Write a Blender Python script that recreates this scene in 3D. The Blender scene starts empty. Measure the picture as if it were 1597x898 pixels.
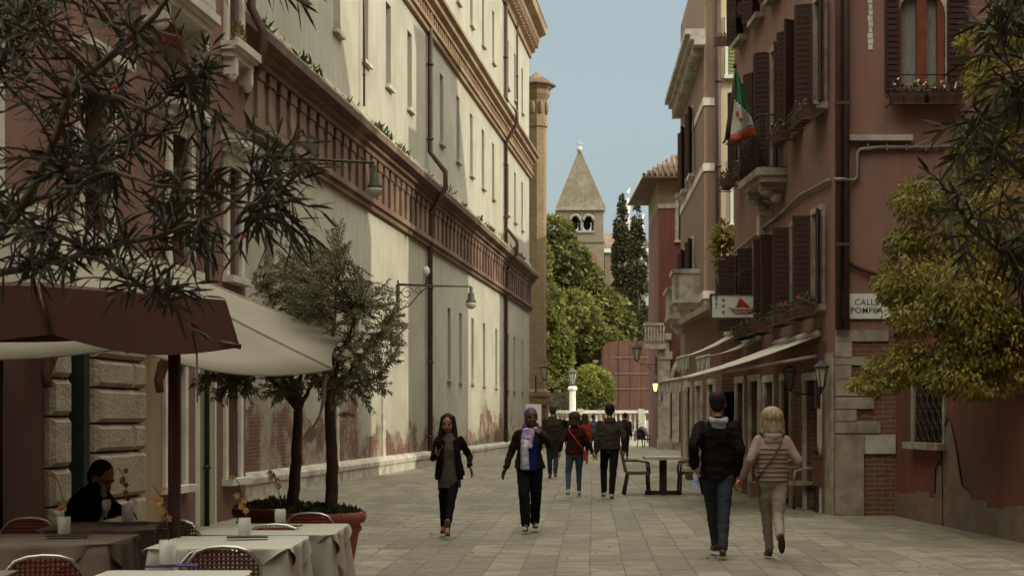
import bpy, bmesh, math, random
import numpy as np
from mathutils import Vector, Matrix, noise as mnoise
random.seed(7); RNG = np.random.default_rng(7)
PI = math.pi; R = math.radians
F = 2400.0; CX = 798.5; HY = 652.0; EYE = 1.52      # focal length in photo pixels, principal column, horizon row, eye height
SC = bpy.context.scene
COL = SC.collection
def P(px, py, Y):
    return Vector(((px-CX)*Y/F, Y, EYE-(py-HY)*Y/F))
# ---------------------------------------------------------------- camera
cam = bpy.data.cameras.new('camera'); camo = bpy.data.objects.new('camera', cam); COL.objects.link(camo)
camo.location = (0,0,EYE); camo.rotation_euler = (R(90),0,0)
cam.sensor_width = 36; cam.lens = 36*F/1597; cam.shift_y = (HY-449)/1597; cam.clip_start = .1; cam.clip_end = 3000
cam.dof.use_dof = True; cam.dof.focus_distance = 17.5; cam.dof.aperture_fstop = 7.1
SC.camera = camo
# ---------------------------------------------------------------- light
SUN_EL = 27.0; SUN_AZ = 110.0      # azimuth of the sun clockwise from +Y (street direction)
SC.view_settings.view_transform = 'Standard'; SC.view_settings.look = 'None'
SC.view_settings.gamma = 1; SC.view_settings.exposure = 0.1; SC.view_settings.use_curve_mapping = False
w = bpy.data.worlds.new('World'); SC.world = w; w.use_nodes = True
nt = w.node_tree; bg = nt.nodes['Background']
sky = nt.nodes.new('ShaderNodeTexSky'); sky.sky_type = 'NISHITA'; sky.sun_disc = False
sky.sun_elevation = R(SUN_EL); sky.sun_rotation = R(SUN_AZ); sky.air_density = 1.0; sky.dust_density = 4.0; sky.ozone_density = 1.0
hs = nt.nodes.new('ShaderNodeHueSaturation'); hs.inputs['Saturation'].default_value = .55
mx = nt.nodes.new('ShaderNodeMix'); mx.data_type = 'RGBA'; mx.inputs[0].default_value = .62
mx.inputs[7].default_value = (2.75, 3.5, 3.65, 1)
nt.links.new(sky.outputs[0], hs.inputs['Color']); nt.links.new(hs.outputs[0], mx.inputs[6]); 
# dome set paler and brighter overhead than at the horizon, added to lift shaded surfaces
tcw = nt.nodes.new('ShaderNodeTexCoord'); spw = nt.nodes.new('ShaderNodeSeparateXYZ'); mrw = nt.nodes.new('ShaderNodeMapRange'); mrw.interpolation_type = 'SMOOTHSTEP'
nt.links.new(tcw.outputs['Generated'], spw.inputs[0]); nt.links.new(spw.outputs[2], mrw.inputs[0]); mrw.inputs[1].default_value = .30; mrw.inputs[2].default_value = .75
mzw = nt.nodes.new('ShaderNodeMix'); mzw.data_type = 'RGBA'; mzw.inputs[7].default_value = (21.0, 20.4, 16.6, 1)
nt.links.new(mrw.outputs[0], mzw.inputs[0]); nt.links.new(mx.outputs[2], mzw.inputs[6]); nt.links.new(mzw.outputs[2], bg.inputs['Color'])
bg.inputs['Strength'].default_value = .15
sl = bpy.data.lights.new('sun', 'SUN'); slo = bpy.data.objects.new('sun', sl); COL.objects.link(slo)
sl.energy = 2.8; sl.angle = R(.6); sl.color = (1, .93, .72)
_sd = Vector((math.sin(R(SUN_AZ))*math.cos(R(SUN_EL)), math.cos(R(SUN_AZ))*math.cos(R(SUN_EL)), math.sin(R(SUN_EL))))
slo.rotation_euler = _sd.to_track_quat('Z', 'Y').to_euler(); slo.location = (30,-30,40)
# ---------------------------------------------------------------- materials
def lin(c): return tuple((x/12.92 if x <= .04045 else ((x+.055)/1.055)**2.4) for x in c)
def mat(name, c, c2=None, rough=.85, scale=3.0, detail=6, bump=.0, bscale=30, metal=0, trans=0, emit=0, streak=0, stain=None, sscale=.6, samt=.5, spec=.3, island=0, brick=None, decay=None, weave=0, slab=None, transl=0, coords='Object', wear=None, strand=0, alpha=None):
    m = bpy.data.materials.new(name); m.use_nodes = True; t = m.node_tree; N = t.nodes; L = t.links
    b = N['Principled BSDF']; out = N['Material Output']
    def n(k, **kw):
        x = N.new(k)
        for a, v in kw.items(): setattr(x, a, v)
        return x
    def mixc(fac, a, bb):
        x = n('ShaderNodeMix', data_type='RGBA')
        for sock, v in ((x.inputs[0], fac), (x.inputs[6], a), (x.inputs[7], bb)):
            if isinstance(v, (tuple, float, int)): sock.default_value = (v if not isinstance(v, tuple) else (*v[:3], 1))
            else: L.new(v, sock)
        return x.outputs[2]
    def noisef(vec, s, d=6, lo=.35, hi=.65, rough=.6):
        x = n('ShaderNodeTexNoise'); x.inputs['Scale'].default_value = s; x.inputs['Detail'].default_value = d; x.inputs['Roughness'].default_value = rough
        L.new(vec, x.inputs['Vector'])
        r = n('ShaderNodeMapRange'); r.inputs[1].default_value = lo; r.inputs[2].default_value = hi; L.new(x.outputs[0], r.inputs[0]); return r.outputs[0]
    tc = n('ShaderNodeTexCoord'); vec = tc.outputs[coords]
    c2 = c2 or tuple(x*.72 for x in c)
    col = mixc(noisef(vec, scale, detail), (*c,), (*c2,))
    if streak:
        mp = n('ShaderNodeMapping'); mp.inputs['Scale'].default_value = (3.2, 3.2, .22); L.new(vec, mp.inputs[0])
        col = mixc(noisef(mp.outputs[0], 1.3, 7, .42, .8), col, tuple(x*(1-streak) for x in c2))
    if stain:
        fac = n('ShaderNodeMath', operation='MULTIPLY'); L.new(noisef(vec, sscale, 8, .48, .62), fac.inputs[0]); fac.inputs[1].default_value = samt
        col = mixc(fac.outputs[0], col, stain)
    if strand:
        mp = n('ShaderNodeMapping'); mp.inputs['Scale'].default_value = (70,70,6); L.new(vec, mp.inputs[0]); col = mixc(noisef(mp.outputs[0], 1.0, 4, .35, .65), c, c2)
    if alpha: b.inputs['Alpha'].default_value = alpha
    height = None
    def brickcol(bc):
        a1, a2, mort, bw, bh, ms = bc
        sp = n('ShaderNodeSeparateXYZ'); L.new(vec, sp.inputs[0]); ad = n('ShaderNodeMath', operation='ADD'); L.new(sp.outputs[0], ad.inputs[0]); L.new(sp.outputs[1], ad.inputs[1])
        cb = n('ShaderNodeCombineXYZ'); L.new(ad.outputs[0], cb.inputs[0]); L.new(sp.outputs[2], cb.inputs[1])
        # wobble the courses a little
        nz = n('ShaderNodeTexNoise'); nz.inputs['Scale'].default_value = 2.5; L.new(vec, nz.inputs['Vector'])
        vm = n('ShaderNodeVectorMath', operation='SCALE'); L.new(nz.outputs['Color'], vm.inputs[0]); vm.inputs['Scale'].default_value = bh*.5
        va = n('ShaderNodeVectorMath', operation='ADD'); L.new(cb.outputs[0], va.inputs[0]); L.new(vm.outputs[0], va.inputs[1])
        bt = n('ShaderNodeTexBrick'); L.new(va.outputs[0], bt.inputs['Vector'])
        bt.inputs['Color1'].default_value = (*a1,1); bt.inputs['Color2'].default_value = (*a2,1); bt.inputs['Mortar'].default_value = (*mort,1)
        bt.inputs['Scale'].default_value = 1; bt.inputs['Mortar Size'].default_value = ms; bt.inputs['Brick Width'].default_value = bw; bt.inputs['Row Height'].default_value = bh; bt.inputs['Mortar Smooth'].default_value = .3
        return bt
    if brick:
        bt = brickcol(brick)
        col = mixc(.35, bt.outputs[0], mixc(.5, bt.outputs[0], col)); col = mixc(noisef(vec, 1.1, 8, .3, .75), col, mixc(.5, col, tuple(x*.55 for x in c)))
        height = bt.outputs['Fac']
    if decay:     # plaster fallen away near the ground, bare brick behind: (height, height softness, bare brick, level of the noise)
        h0, soft, lo = decay
        bt = brickcol(((.15,.05,.034),(.10,.04,.03),(.17,.14,.11),.26,.075,.008))
        sp = n('ShaderNodeSeparateXYZ'); L.new(vec, sp.inputs[0])
        mr = n('ShaderNodeMapRange'); L.new(sp.outputs[2], mr.inputs[0]); mr.inputs[1].default_value = h0; mr.inputs[2].default_value = h0+soft; mr.inputs[3].default_value = .22; mr.inputs[4].default_value = -.32
        mp = n('ShaderNodeMapping'); mp.inputs['Scale'].default_value = (1, 1, 1.5); L.new(vec, mp.inputs[0])
        nz = n('ShaderNodeTexNoise'); nz.inputs['Scale'].default_value = .2; nz.inputs['Detail'].default_value = 12; nz.inputs['Roughness'].default_value = .68; L.new(mp.outputs[0], nz.inputs['Vector'])
        ad = n('ShaderNodeMath', operation='ADD'); L.new(nz.outputs[0], ad.inputs[0]); L.new(mr.outputs[0], ad.inputs[1])
        m2 = n('ShaderNodeMapRange'); L.new(ad.outputs[0], m2.inputs[0]); m2.inputs[1].default_value = lo; m2.inputs[2].default_value = lo+.02
        bc = mixc(noisef(vec, .9, 10, .46, .58, .7), bt.outputs[0], (.27,.235,.185))
        # grey damp rising a little higher than the loss
        m3 = n('ShaderNodeMapRange'); L.new(ad.outputs[0], m3.inputs[0]); m3.inputs[1].default_value = lo-.16; m3.inputs[2].default_value = lo; m3.inputs[4].default_value = .6
        col = mixc(m3.outputs[0], col, (.30,.275,.22))
        col = mixc(m2.outputs[0], col, bc)
        height = m2.outputs[0]
    if wear:      # flaked paint patches: (colour, scale, lo)
        col = mixc(noisef(vec, wear[1], 10, wear[2], wear[2]+.02, .68), col, wear[0])
    if slab:      # paving: (across, along, mortar)
        mp0 = n('ShaderNodeMapping'); mp0.inputs['Rotation'].default_value = (0,0,R(90+3.0)); L.new(vec, mp0.inputs[0])
        mp = n('ShaderNodeMapping'); mp.inputs['Scale'].default_value = (.27,1,1); L.new(mp0.outputs[0], mp.inputs[0])
        nz = n('ShaderNodeTexNoise'); nz.inputs['Scale'].default_value = .7; nz.inputs['Detail'].default_value = 3; L.new(vec, nz.inputs['Vector'])
        vm = n('ShaderNodeVectorMath', operation='SCALE'); L.new(nz.outputs['Color'], vm.inputs[0]); vm.inputs['Scale'].default_value = .055
        va = n('ShaderNodeVectorMath', operation='ADD'); L.new(mp.outputs[0], va.inputs[0]); L.new(vm.outputs[0], va.inputs[1])
        bt = n('ShaderNodeTexBrick'); L.new(va.outputs[0], bt.inputs['Vector']); bt.offset_frequency = 2; bt.offset = .42; bt.squash = .8; bt.squash_frequency = 3
        bt.inputs['Color1'].default_value = (.155,.14,.10,1); bt.inputs['Color2'].default_value = (.30,.278,.21,1); bt.inputs['Mortar'].default_value = (.05,.044,.032,1)
        bt.inputs['Scale'].default_value = 1; bt.inputs['Mortar Size'].default_value = slab[2]; bt.inputs['Brick Width'].default_value = slab[1]; bt.inputs['Row Height'].default_value = slab[0]; bt.inputs['Mortar Smooth'].default_value = .6; bt.inputs['Bias'].default_value = .1
        mp2 = n('ShaderNodeMapping'); mp2.inputs['Scale'].default_value = (.8,1.3,1); L.new(vec, mp2.inputs[0])
        b2 = n('ShaderNodeTexBrick'); L.new(va.outputs[0], b2.inputs['Vector']); b2.offset_frequency = 2; b2.offset = .42; b2.squash = .8; b2.squash_frequency = 3
        for k_ in ('Color1','Color2','Scale','Brick Width','Row Height','Bias'): b2.inputs[k_].default_value = bt.inputs[k_].default_value
        b2.inputs['Mortar Size'].default_value = 0
        jm = n('ShaderNodeMath', operation='MULTIPLY'); L.new(bt.outputs['Fac'], jm.inputs[0]); L.new(noisef(vec, 1.7, 5, .36, .6), jm.inputs[1])
        base_ = mixc(jm.outputs[0], b2.outputs[0], (.055,.047,.034))
        col = mixc(noisef(mp2.outputs[0], 2.2, 12, .38, .62, .75), base_, mixc(.85, base_, (.12,.10,.072)))
        col = mixc(noisef(vec, 1.1, 12, .56, .60, .75), col, mixc(.45, col, (.09,.075,.055)))
        col = mixc(noisef(mp2.outputs[0], 9, 8, .52, .7, .7), col, mixc(.6, col, (.36,.33,.27)))
        col = mixc(noisef(vec, .18, 4, .4, .65), col, mixc(.35, col, (.13,.115,.09)))
        height = bt.outputs['Fac']
    if island:
        gi = n('ShaderNodeNewGeometry'); r = n('ShaderNodeMapRange'); L.new(gi.outputs['Random Per Island'], r.inputs[0])
        r.inputs[3].default_value = 1-island; r.inputs[4].default_value = 1+island
        h = n('ShaderNodeHueSaturation'); L.new(r.outputs[0], h.inputs['Value']); L.new(col, h.inputs['Color'])
        r2 = n('ShaderNodeMapRange'); mm = n('ShaderNodeMath', operation='FRACT'); m7 = n('ShaderNodeMath', operation='MULTIPLY'); m7.inputs[1].default_value = 37.7
        L.new(gi.outputs['Random Per Island'], m7.inputs[0]); L.new(m7.outputs[0], mm.inputs[0]); L.new(mm.outputs[0], r2.inputs[0]); r2.inputs[3].default_value = .485; r2.inputs[4].default_value = .515
        L.new(r2.outputs[0], h.inputs['Hue']); col = h.outputs[0]
    L.new(col, b.inputs['Base Color'])
    b.inputs['Roughness'].default_value = rough; b.inputs['Metallic'].default_value = metal
    b.inputs['Specular IOR Level'].default_value = spec
    if trans: b.inputs['Transmission Weight'].default_value = trans; b.inputs['IOR'].default_value = 1.45
    if emit: b.inputs['Emission Color'].default_value = (*c,1); b.inputs['Emission Strength'].default_value = emit
    if transl:
        tr = n('ShaderNodeBsdfTranslucent'); L.new(col, tr.inputs['Color']); ms = n('ShaderNodeMixShader'); ms.inputs[0].default_value = transl
        L.new(b.outputs[0], ms.inputs[1]); L.new(tr.outputs[0], ms.inputs[2]); L.new(ms.outputs[0], out.inputs['Surface'])
    if bump or height is not None:
        bp = n('ShaderNodeBump'); bp.inputs['Strength'].default_value = bump or .3; bp.inputs['Distance'].default_value = .02
        nz = n('ShaderNodeTexNoise'); nz.inputs['Scale'].default_value = bscale; nz.inputs['Detail'].default_value = 8; L.new(vec, nz.inputs['Vector'])
        if height is not None:
            s = n('ShaderNodeMath', operation='MULTIPLY_ADD'); s.inputs[1].default_value = -1.0; L.new(height, s.inputs[0]); L.new(nz.outputs[0], s.inputs[2]); L.new(s.outputs[0], bp.inputs['Height'])
        else: L.new(nz.outputs[0], bp.inputs['Height'])
        L.new(bp.outputs[0], b.inputs['Normal'])
    return m
M = {}
M['paving'] = mat('paving', (.22,.2,.16), slab=(.345,.40,.010), bump=.5, bscale=14, rough=.75, spec=.35)
M['dirt'] = mat('dirt', (.16,.14,.10), bump=.3)
M['cream'] = mat('cream_plaster', (.435,.415,.345), (.37,.35,.285), scale=.5, detail=10, streak=.16, stain=(.33,.305,.24), samt=.7, sscale=.5, bump=.25, bscale=9, decay=(.3,4.2,.575))
M['pink'] = mat('pink_plaster', (.215,.115,.095), (.18,.10,.082), scale=.8, streak=.3, stain=(.30,.17,.14), samt=.35, bump=.2, bscale=18)
M['pinkr'] = mat('rose_plaster', (.26,.14,.112), (.215,.112,.09), scale=.7, streak=.25, stain=(.185,.115,.098), samt=.8, bump=.22, bscale=15, wear=((.34,.24,.19), .9, .70))
M['redwall'] = mat('red_plaster', (.20,.065,.048), (.16,.055,.045), scale=.9, streak=.35, stain=(.08,.05,.042), samt=.75, sscale=.55, bump=.3, bscale=14, wear=((.26,.17,.13), 1.3, .685))
M['tan'] = mat('brown_plaster', (.25,.17,.13), (.21,.145,.11), scale=.6, streak=.25, bump=.2, bscale=14)
M['yellow'] = mat('yellow_plaster', (.58,.52,.36), (.5,.45,.32), scale=.6, streak=.2, bump=.2)
M['ochre'] = mat('ochre_plaster', (.30,.21,.12), (.25,.18,.11), scale=.9, streak=.2, stain=(.33,.26,.18), bump=.2)
M['green_plaster'] = mat('greenish_plaster', (.34,.33,.20), (.30,.29,.19), scale=2, streak=.2, bump=.2)
M['brick'] = mat('brick', (.19,.085,.06), brick=((.21,.085,.06),(.135,.06,.045),(.26,.22,.17),.26,.075,.009), bump=.5)
M['brick_old'] = mat('old_brick', (.27,.19,.11), brick=((.30,.21,.11),(.2,.13,.08),(.33,.28,.19),.30,.09,.01), bump=.5)
M['towerbrick'] = mat('tower_brick', (.22,.185,.13), (.17,.14,.10), scale=.35, streak=.3, stain=(.16,.13,.09), samt=.5, sscale=.4, brick=((.24,.195,.14),(.18,.145,.10),(.28,.25,.19),.6,.2,.02), bump=.4)
M['spire'] = mat('spire_brick', (.20,.175,.13), (.14,.118,.085), scale=.5, streak=.5, stain=(.11,.09,.06), samt=.75, sscale=.35, bump=.5, bscale=6)
M['stone'] = mat('istrian_stone', (.50,.47,.40), (.36,.33,.28), scale=3, stain=(.24,.21,.17), samt=.6, sscale=1.5, bump=.4, bscale=20)
M['stone_dk'] = mat('weathered_stone', (.34,.30,.24), (.25,.215,.17), scale=4, stain=(.16,.13,.1), samt=.6, sscale=2, bump=.5, bscale=16)
M['rustic'] = mat('rusticated_stone', (.31,.275,.21), (.23,.20,.15), scale=5, stain=(.2,.17,.12), samt=.5, sscale=3, bump=1.0, bscale=22)
M['frieze'] = mat('frieze_terracotta', (.155,.085,.066), (.115,.07,.055), scale=2, streak=.35, stain=(.3,.22,.15), samt=.5, sscale=.5, bump=.4, bscale=12)
M['frieze2'] = mat('cornice_ochre', (.31,.21,.12), (.24,.155,.095), scale=2, streak=.35, stain=(.4,.34,.24), samt=.4, bump=.4)
M['ledge'] = mat('ledge_stone', (.40,.37,.28), (.2,.18,.12), scale=2.5, stain=(.11,.12,.06), samt=.7, sscale=1.5, bump=.6)
M['white'] = mat('white_stone', (.62,.6,.53), (.52,.5,.43), scale=3, stain=(.35,.32,.27), samt=.5, sscale=2, bump=.2)
M['whitep'] = mat('white_paint', (.72,.72,.68), (.66,.66,.62), scale=3, rough=.6)
M['dark'] = mat('dark_glass', (.02,.022,.022), (.04,.035,.03), rough=.18, scale=.8, spec=.5)
M['dark_in'] = mat('dark_interior', (.012,.01,.009), rough=.9)
M['greydk'] = mat('grey_pane', (.07,.064,.052), (.045,.04,.033), rough=.35, scale=1)
M['shutter'] = mat('shutter_wood', (.048,.020,.016), (.034,.015,.012), scale=8, rough=.65, bump=.2)
M['green_door'] = mat('green_door_paint', (.02,.035,.025), rough=.4)
M['iron'] = mat('iron', (.035,.03,.028), (.06,.04,.03), scale=9, rough=.6, metal=.3)
M['greeniron'] = mat('green_iron', (.045,.075,.04), (.06,.05,.035), scale=9, rough=.55)
M['pipe'] = mat('pipe_brown', (.07,.038,.03), (.09,.055,.04), scale=5, rough=.5, metal=.2)
M['pipegrey'] = mat('pipe_grey', (.22,.2,.18), rough=.5, metal=.3)
M['tile'] = mat('roof_tile', (.15,.09,.062), (.095,.06,.045), scale=3, stain=(.30,.24,.18), samt=.5, sscale=1.5, bump=.5)
M['rust'] = mat('rust_metal', (.15,.068,.045), (.105,.05,.035), scale=1.2, streak=.35, rough=.75, bump=.15)
M['bark'] = mat('bark', (.10,.07,.05), (.06,.045,.035), scale=8, rough=.95, bump=.8, bscale=30)
M['twig'] = mat('twig', (.075,.045,.032), (.05,.035,.025), rough=.9)
M['oleander'] = mat('oleander_leaf', (.046,.048,.025), (.026,.027,.016), scale=3, rough=.6, island=.55, transl=.15, spec=.16)
M['olive'] = mat('olive_leaf', (.21,.20,.105), (.12,.12,.065), scale=2, rough=.5, island=.45, transl=.2, spec=.4)
M['wisteria'] = mat('yellow_green_leaf', (.24,.20,.03), (.12,.11,.02), scale=1.2, rough=.6, island=.45, transl=.3)
M['tree'] = mat('tree_leaf', (.19,.185,.05), (.10,.105,.032), scale=.14, rough=.7, island=.35, transl=.25)
M['treey'] = mat('bright_tree_leaf', (.24,.24,.055), (.12,.13,.035), scale=.3, rough=.7, island=.4, transl=.3)
M['cypress'] = mat('cypress_leaf', (.045,.046,.020), (.075,.068,.028), scale=.6, rough=.8, island=.4)
M['lowplant'] = mat('low_plant', (.07,.08,.025), (.04,.05,.02), scale=9, rough=.7, island=.4, transl=.2)
M['flower_red'] = mat('red_petal', (.42,.03,.03), rough=.6, island=.3)
M['flower_pale'] = mat('pale_petal', (.6,.45,.3), rough=.6, island=.3)
M['orchid'] = mat('orchid_petal', (.34,.15,.08), (.4,.25,.1), scale=20, rough=.6, island=.3, transl=.25)
M['boxclay'] = mat('dark_clay', (.13,.055,.042), (.09,.045,.035), scale=5, rough=.85)
M['terracotta'] = mat('terracotta', (.33,.105,.065), (.27,.085,.055), scale=3, rough=.8, stain=(.36,.2,.15), samt=.4, bump=.1)
M['canvas'] = mat('cream_canvas', (.40,.37,.295), (.355,.33,.265), scale=1.5, rough=.9, transl=.3, bump=.06, bscale=120)
M['canvas_w'] = mat('awning_canvas', (.62,.60,.53), (.55,.53,.46), scale=1.5, rough=.9, transl=.3, stain=(.42,.39,.31), samt=.4, sscale=2)
M['canvas_br'] = mat('burgundy_canvas', (.075,.029,.022), (.062,.025,.020), scale=1.5, rough=.9, transl=.06, bump=.06, bscale=120)
M['pole'] = mat('burgundy_pole', (.06,.022,.018), rough=.45)
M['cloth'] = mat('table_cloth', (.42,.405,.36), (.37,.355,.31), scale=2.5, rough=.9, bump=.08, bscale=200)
M['cloth_shaded'] = mat('shaded_table_cloth', (.17,.135,.11), (.15,.115,.092), scale=2.5, rough=.9, bump=.08, bscale=200)  # tablecloth copy darkened to carry the umbrellas' shade in its colour
M['alu'] = mat('aluminium', (.55,.54,.5), rough=.3, metal=.9)
M['redweave'] = mat('red_weave', (.22,.035,.022), (.17,.03,.02), scale=20, rough=.5)
M['brweave'] = mat('brown_weave', (.12,.055,.04), (.09,.04,.03), scale=20, rough=.6)
M['glass'] = mat('clear_glass', (.95,.95,.92), rough=.1, spec=.6, alpha=.38)
M['wicker'] = mat('wicker', (.13,.085,.055), (.09,.06,.04), scale=20, rough=.8, bump=.5, bscale=60)
M['palewood'] = mat('pale_seat', (.42,.36,.25), (.35,.29,.2), scale=5, rough=.6)
M['skin'] = mat('skin', (.42,.22,.14), (.38,.19,.12), scale=8, rough=.5, spec=.4)
M['skin_dk'] = mat('dark_skin', (.10,.045,.028), (.085,.038,.024), scale=8, rough=.5, spec=.4)
M['skin_md'] = mat('tan_skin', (.30,.145,.09), (.26,.125,.078), scale=8, rough=.5, spec=.4)
M['eye'] = mat('eye', (.02,.015,.012), rough=.2)
M['lips'] = mat('lips', (.26,.07,.055), rough=.4)
M['hair_dk'] = mat('dark_hair', (.010,.007,.006), (.022,.015,.012), rough=.7, spec=.12, strand=1)
M['hair_br'] = mat('brown_hair', (.07,.038,.024), (.035,.02,.014), rough=.7, spec=.12, strand=1)
M['hair_bl'] = mat('blonde_hair', (.38,.30,.185), (.13,.095,.055), rough=.6, spec=.2, strand=1)
def fab(n_, c, c2=None, b=.35, rough=.9, bs=14): return mat(n_, c, c2, rough=rough, scale=6, bump=b, bscale=bs, spec=.06)
M['black_f'] = fab('black_fabric', (0.0065,0.0050,0.0050), (0.0090,0.0072,0.0068))
M['jacket_p6'] = fab('black_jacket', (0.0073,0.0050,0.0053), (0.0099,0.0070,0.0070), rough=.75)
M['darkbr_f'] = fab('dark_brown_fabric', (0.0221,0.0147,0.0118), (0.0171,0.0118,0.0098), b=.6)
M['olive_f'] = fab('olive_brown_fabric', (0.0384,0.0301,0.0211), (0.0288,0.0230,0.0166))
M['greybr_f'] = fab('grey_brown_fabric', (0.0510,0.0402,0.0342), (0.0420,0.0330,0.0282))
M['burg_f'] = fab('burgundy_knit', (0.0440,0.0120,0.0128), (0.0320,0.0096,0.0104))
M['grey_f'] = fab('grey_knit', (0.0805,0.0665,0.0595), (0.0665,0.0560,0.0490))
M['denim'] = fab('denim', (0.0255,0.0306,0.0433), (0.0382,0.0433,0.0561), b=.5)
M['denim_lt'] = fab('worn_denim', (0.0638,0.0825,0.1125), (0.0450,0.0600,0.0863), b=.5)
M['navy_f'] = fab('dark_trousers', (0.0072,0.0072,0.0094), (0.0101,0.0097,0.0122))
M['beige_f'] = fab('beige_trousers', (.27,.235,.19), (.23,.2,.165), b=.5)
M['pink_f'] = fab('pink_puffer', (.27,.195,.175), (.235,.17,.155), b=.3, rough=.6)
M['greyhood'] = fab('grey_hood', (.30,.31,.35), (.15,.155,.18))
M['purple_f'] = mat('purple_scarf', (.055,.015,.10), (.12,.06,.20), scale=9, rough=.8, detail=2, bump=.3)
M['print_f'] = mat('printed_scarf', (.62,.62,.66), (.16,.28,.46), scale=7, rough=.8, detail=2, stain=(.36,.16,.36), sscale=4, samt=.8, bump=.2)
M['blue_f'] = fab('royal_blue_fabric', (0.0150,0.0240,0.1800), (0.0120,0.0180,0.1320))
M['red_f'] = fab('red_fabric', (.34,.05,.035))
M['leather'] = mat('brown_leather', (.11,.05,.03), (.08,.036,.022), scale=9, rough=.5)
M['sneaker'] = mat('pale_sneaker', (.42,.4,.38), (.3,.28,.27), scale=14, rough=.6)
M['shirt_w'] = fab('white_shirt', (.5,.48,.46))
M['sole'] = mat('rubber_sole', (.05,.035,.03), rough=.8)
M['sign_w'] = mat('sign_white', (.60,.62,.58), (.52,.54,.5), scale=4, rough=.5)
M['ink'] = mat('sign_ink', (.06,.055,.05), rough=.7)
M['ink_red'] = mat('sign_red', (.34,.03,.03), rough=.6)
M['flag_g'] = mat('flag_green', (.05,.24,.10), rough=.8, transl=.25); M['flag_w'] = mat('flag_white', (.55,.55,.5), rough=.8, transl=.25); M['flag_r'] = mat('flag_red', (.5,.07,.035), rough=.8, transl=.25)
M['curtain'] = mat('net_curtain', (.30,.29,.25), (.18,.175,.155), rough=.9, strand=1)  # shading of the folds put into the colour as pale and dark streaks
M['redframe'] = mat('red_window_frame', (.19,.055,.032), rough=.5)
M['lampglow'] = mat('lamp_glow', (1,.62,.25), emit=3.0)
M['opal'] = mat('opal_glass', (.6,.58,.48), (.5,.48,.4), rough=.25, transl=.4)
M['bottle'] = mat('bottle_plastic', (.25,.4,.75), (.75,.8,.85), scale=14, rough=.15, detail=1)
M['napkin'] = mat('blue_napkin', (.05,.05,.16), rough=.8)
M['plate'] = mat('plate', (.6,.58,.52), rough=.3)
M['water'] = mat('canal_water', (.05,.07,.06), rough=.12, bump=.4, bscale=2)
M['base_render'] = mat('worn_render', (.19,.15,.12), (.13,.10,.08), scale=3, stain=(.22,.10,.07), samt=.6, sscale=1.5, bump=.6, bscale=12)
M['darkred'] = mat('dark_red_paint', (.085,.034,.028), (.065,.028,.023), scale=1.5, streak=.3, bump=.2)
M['soil'] = mat('soil', (.04,.03,.02), rough=1)
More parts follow.
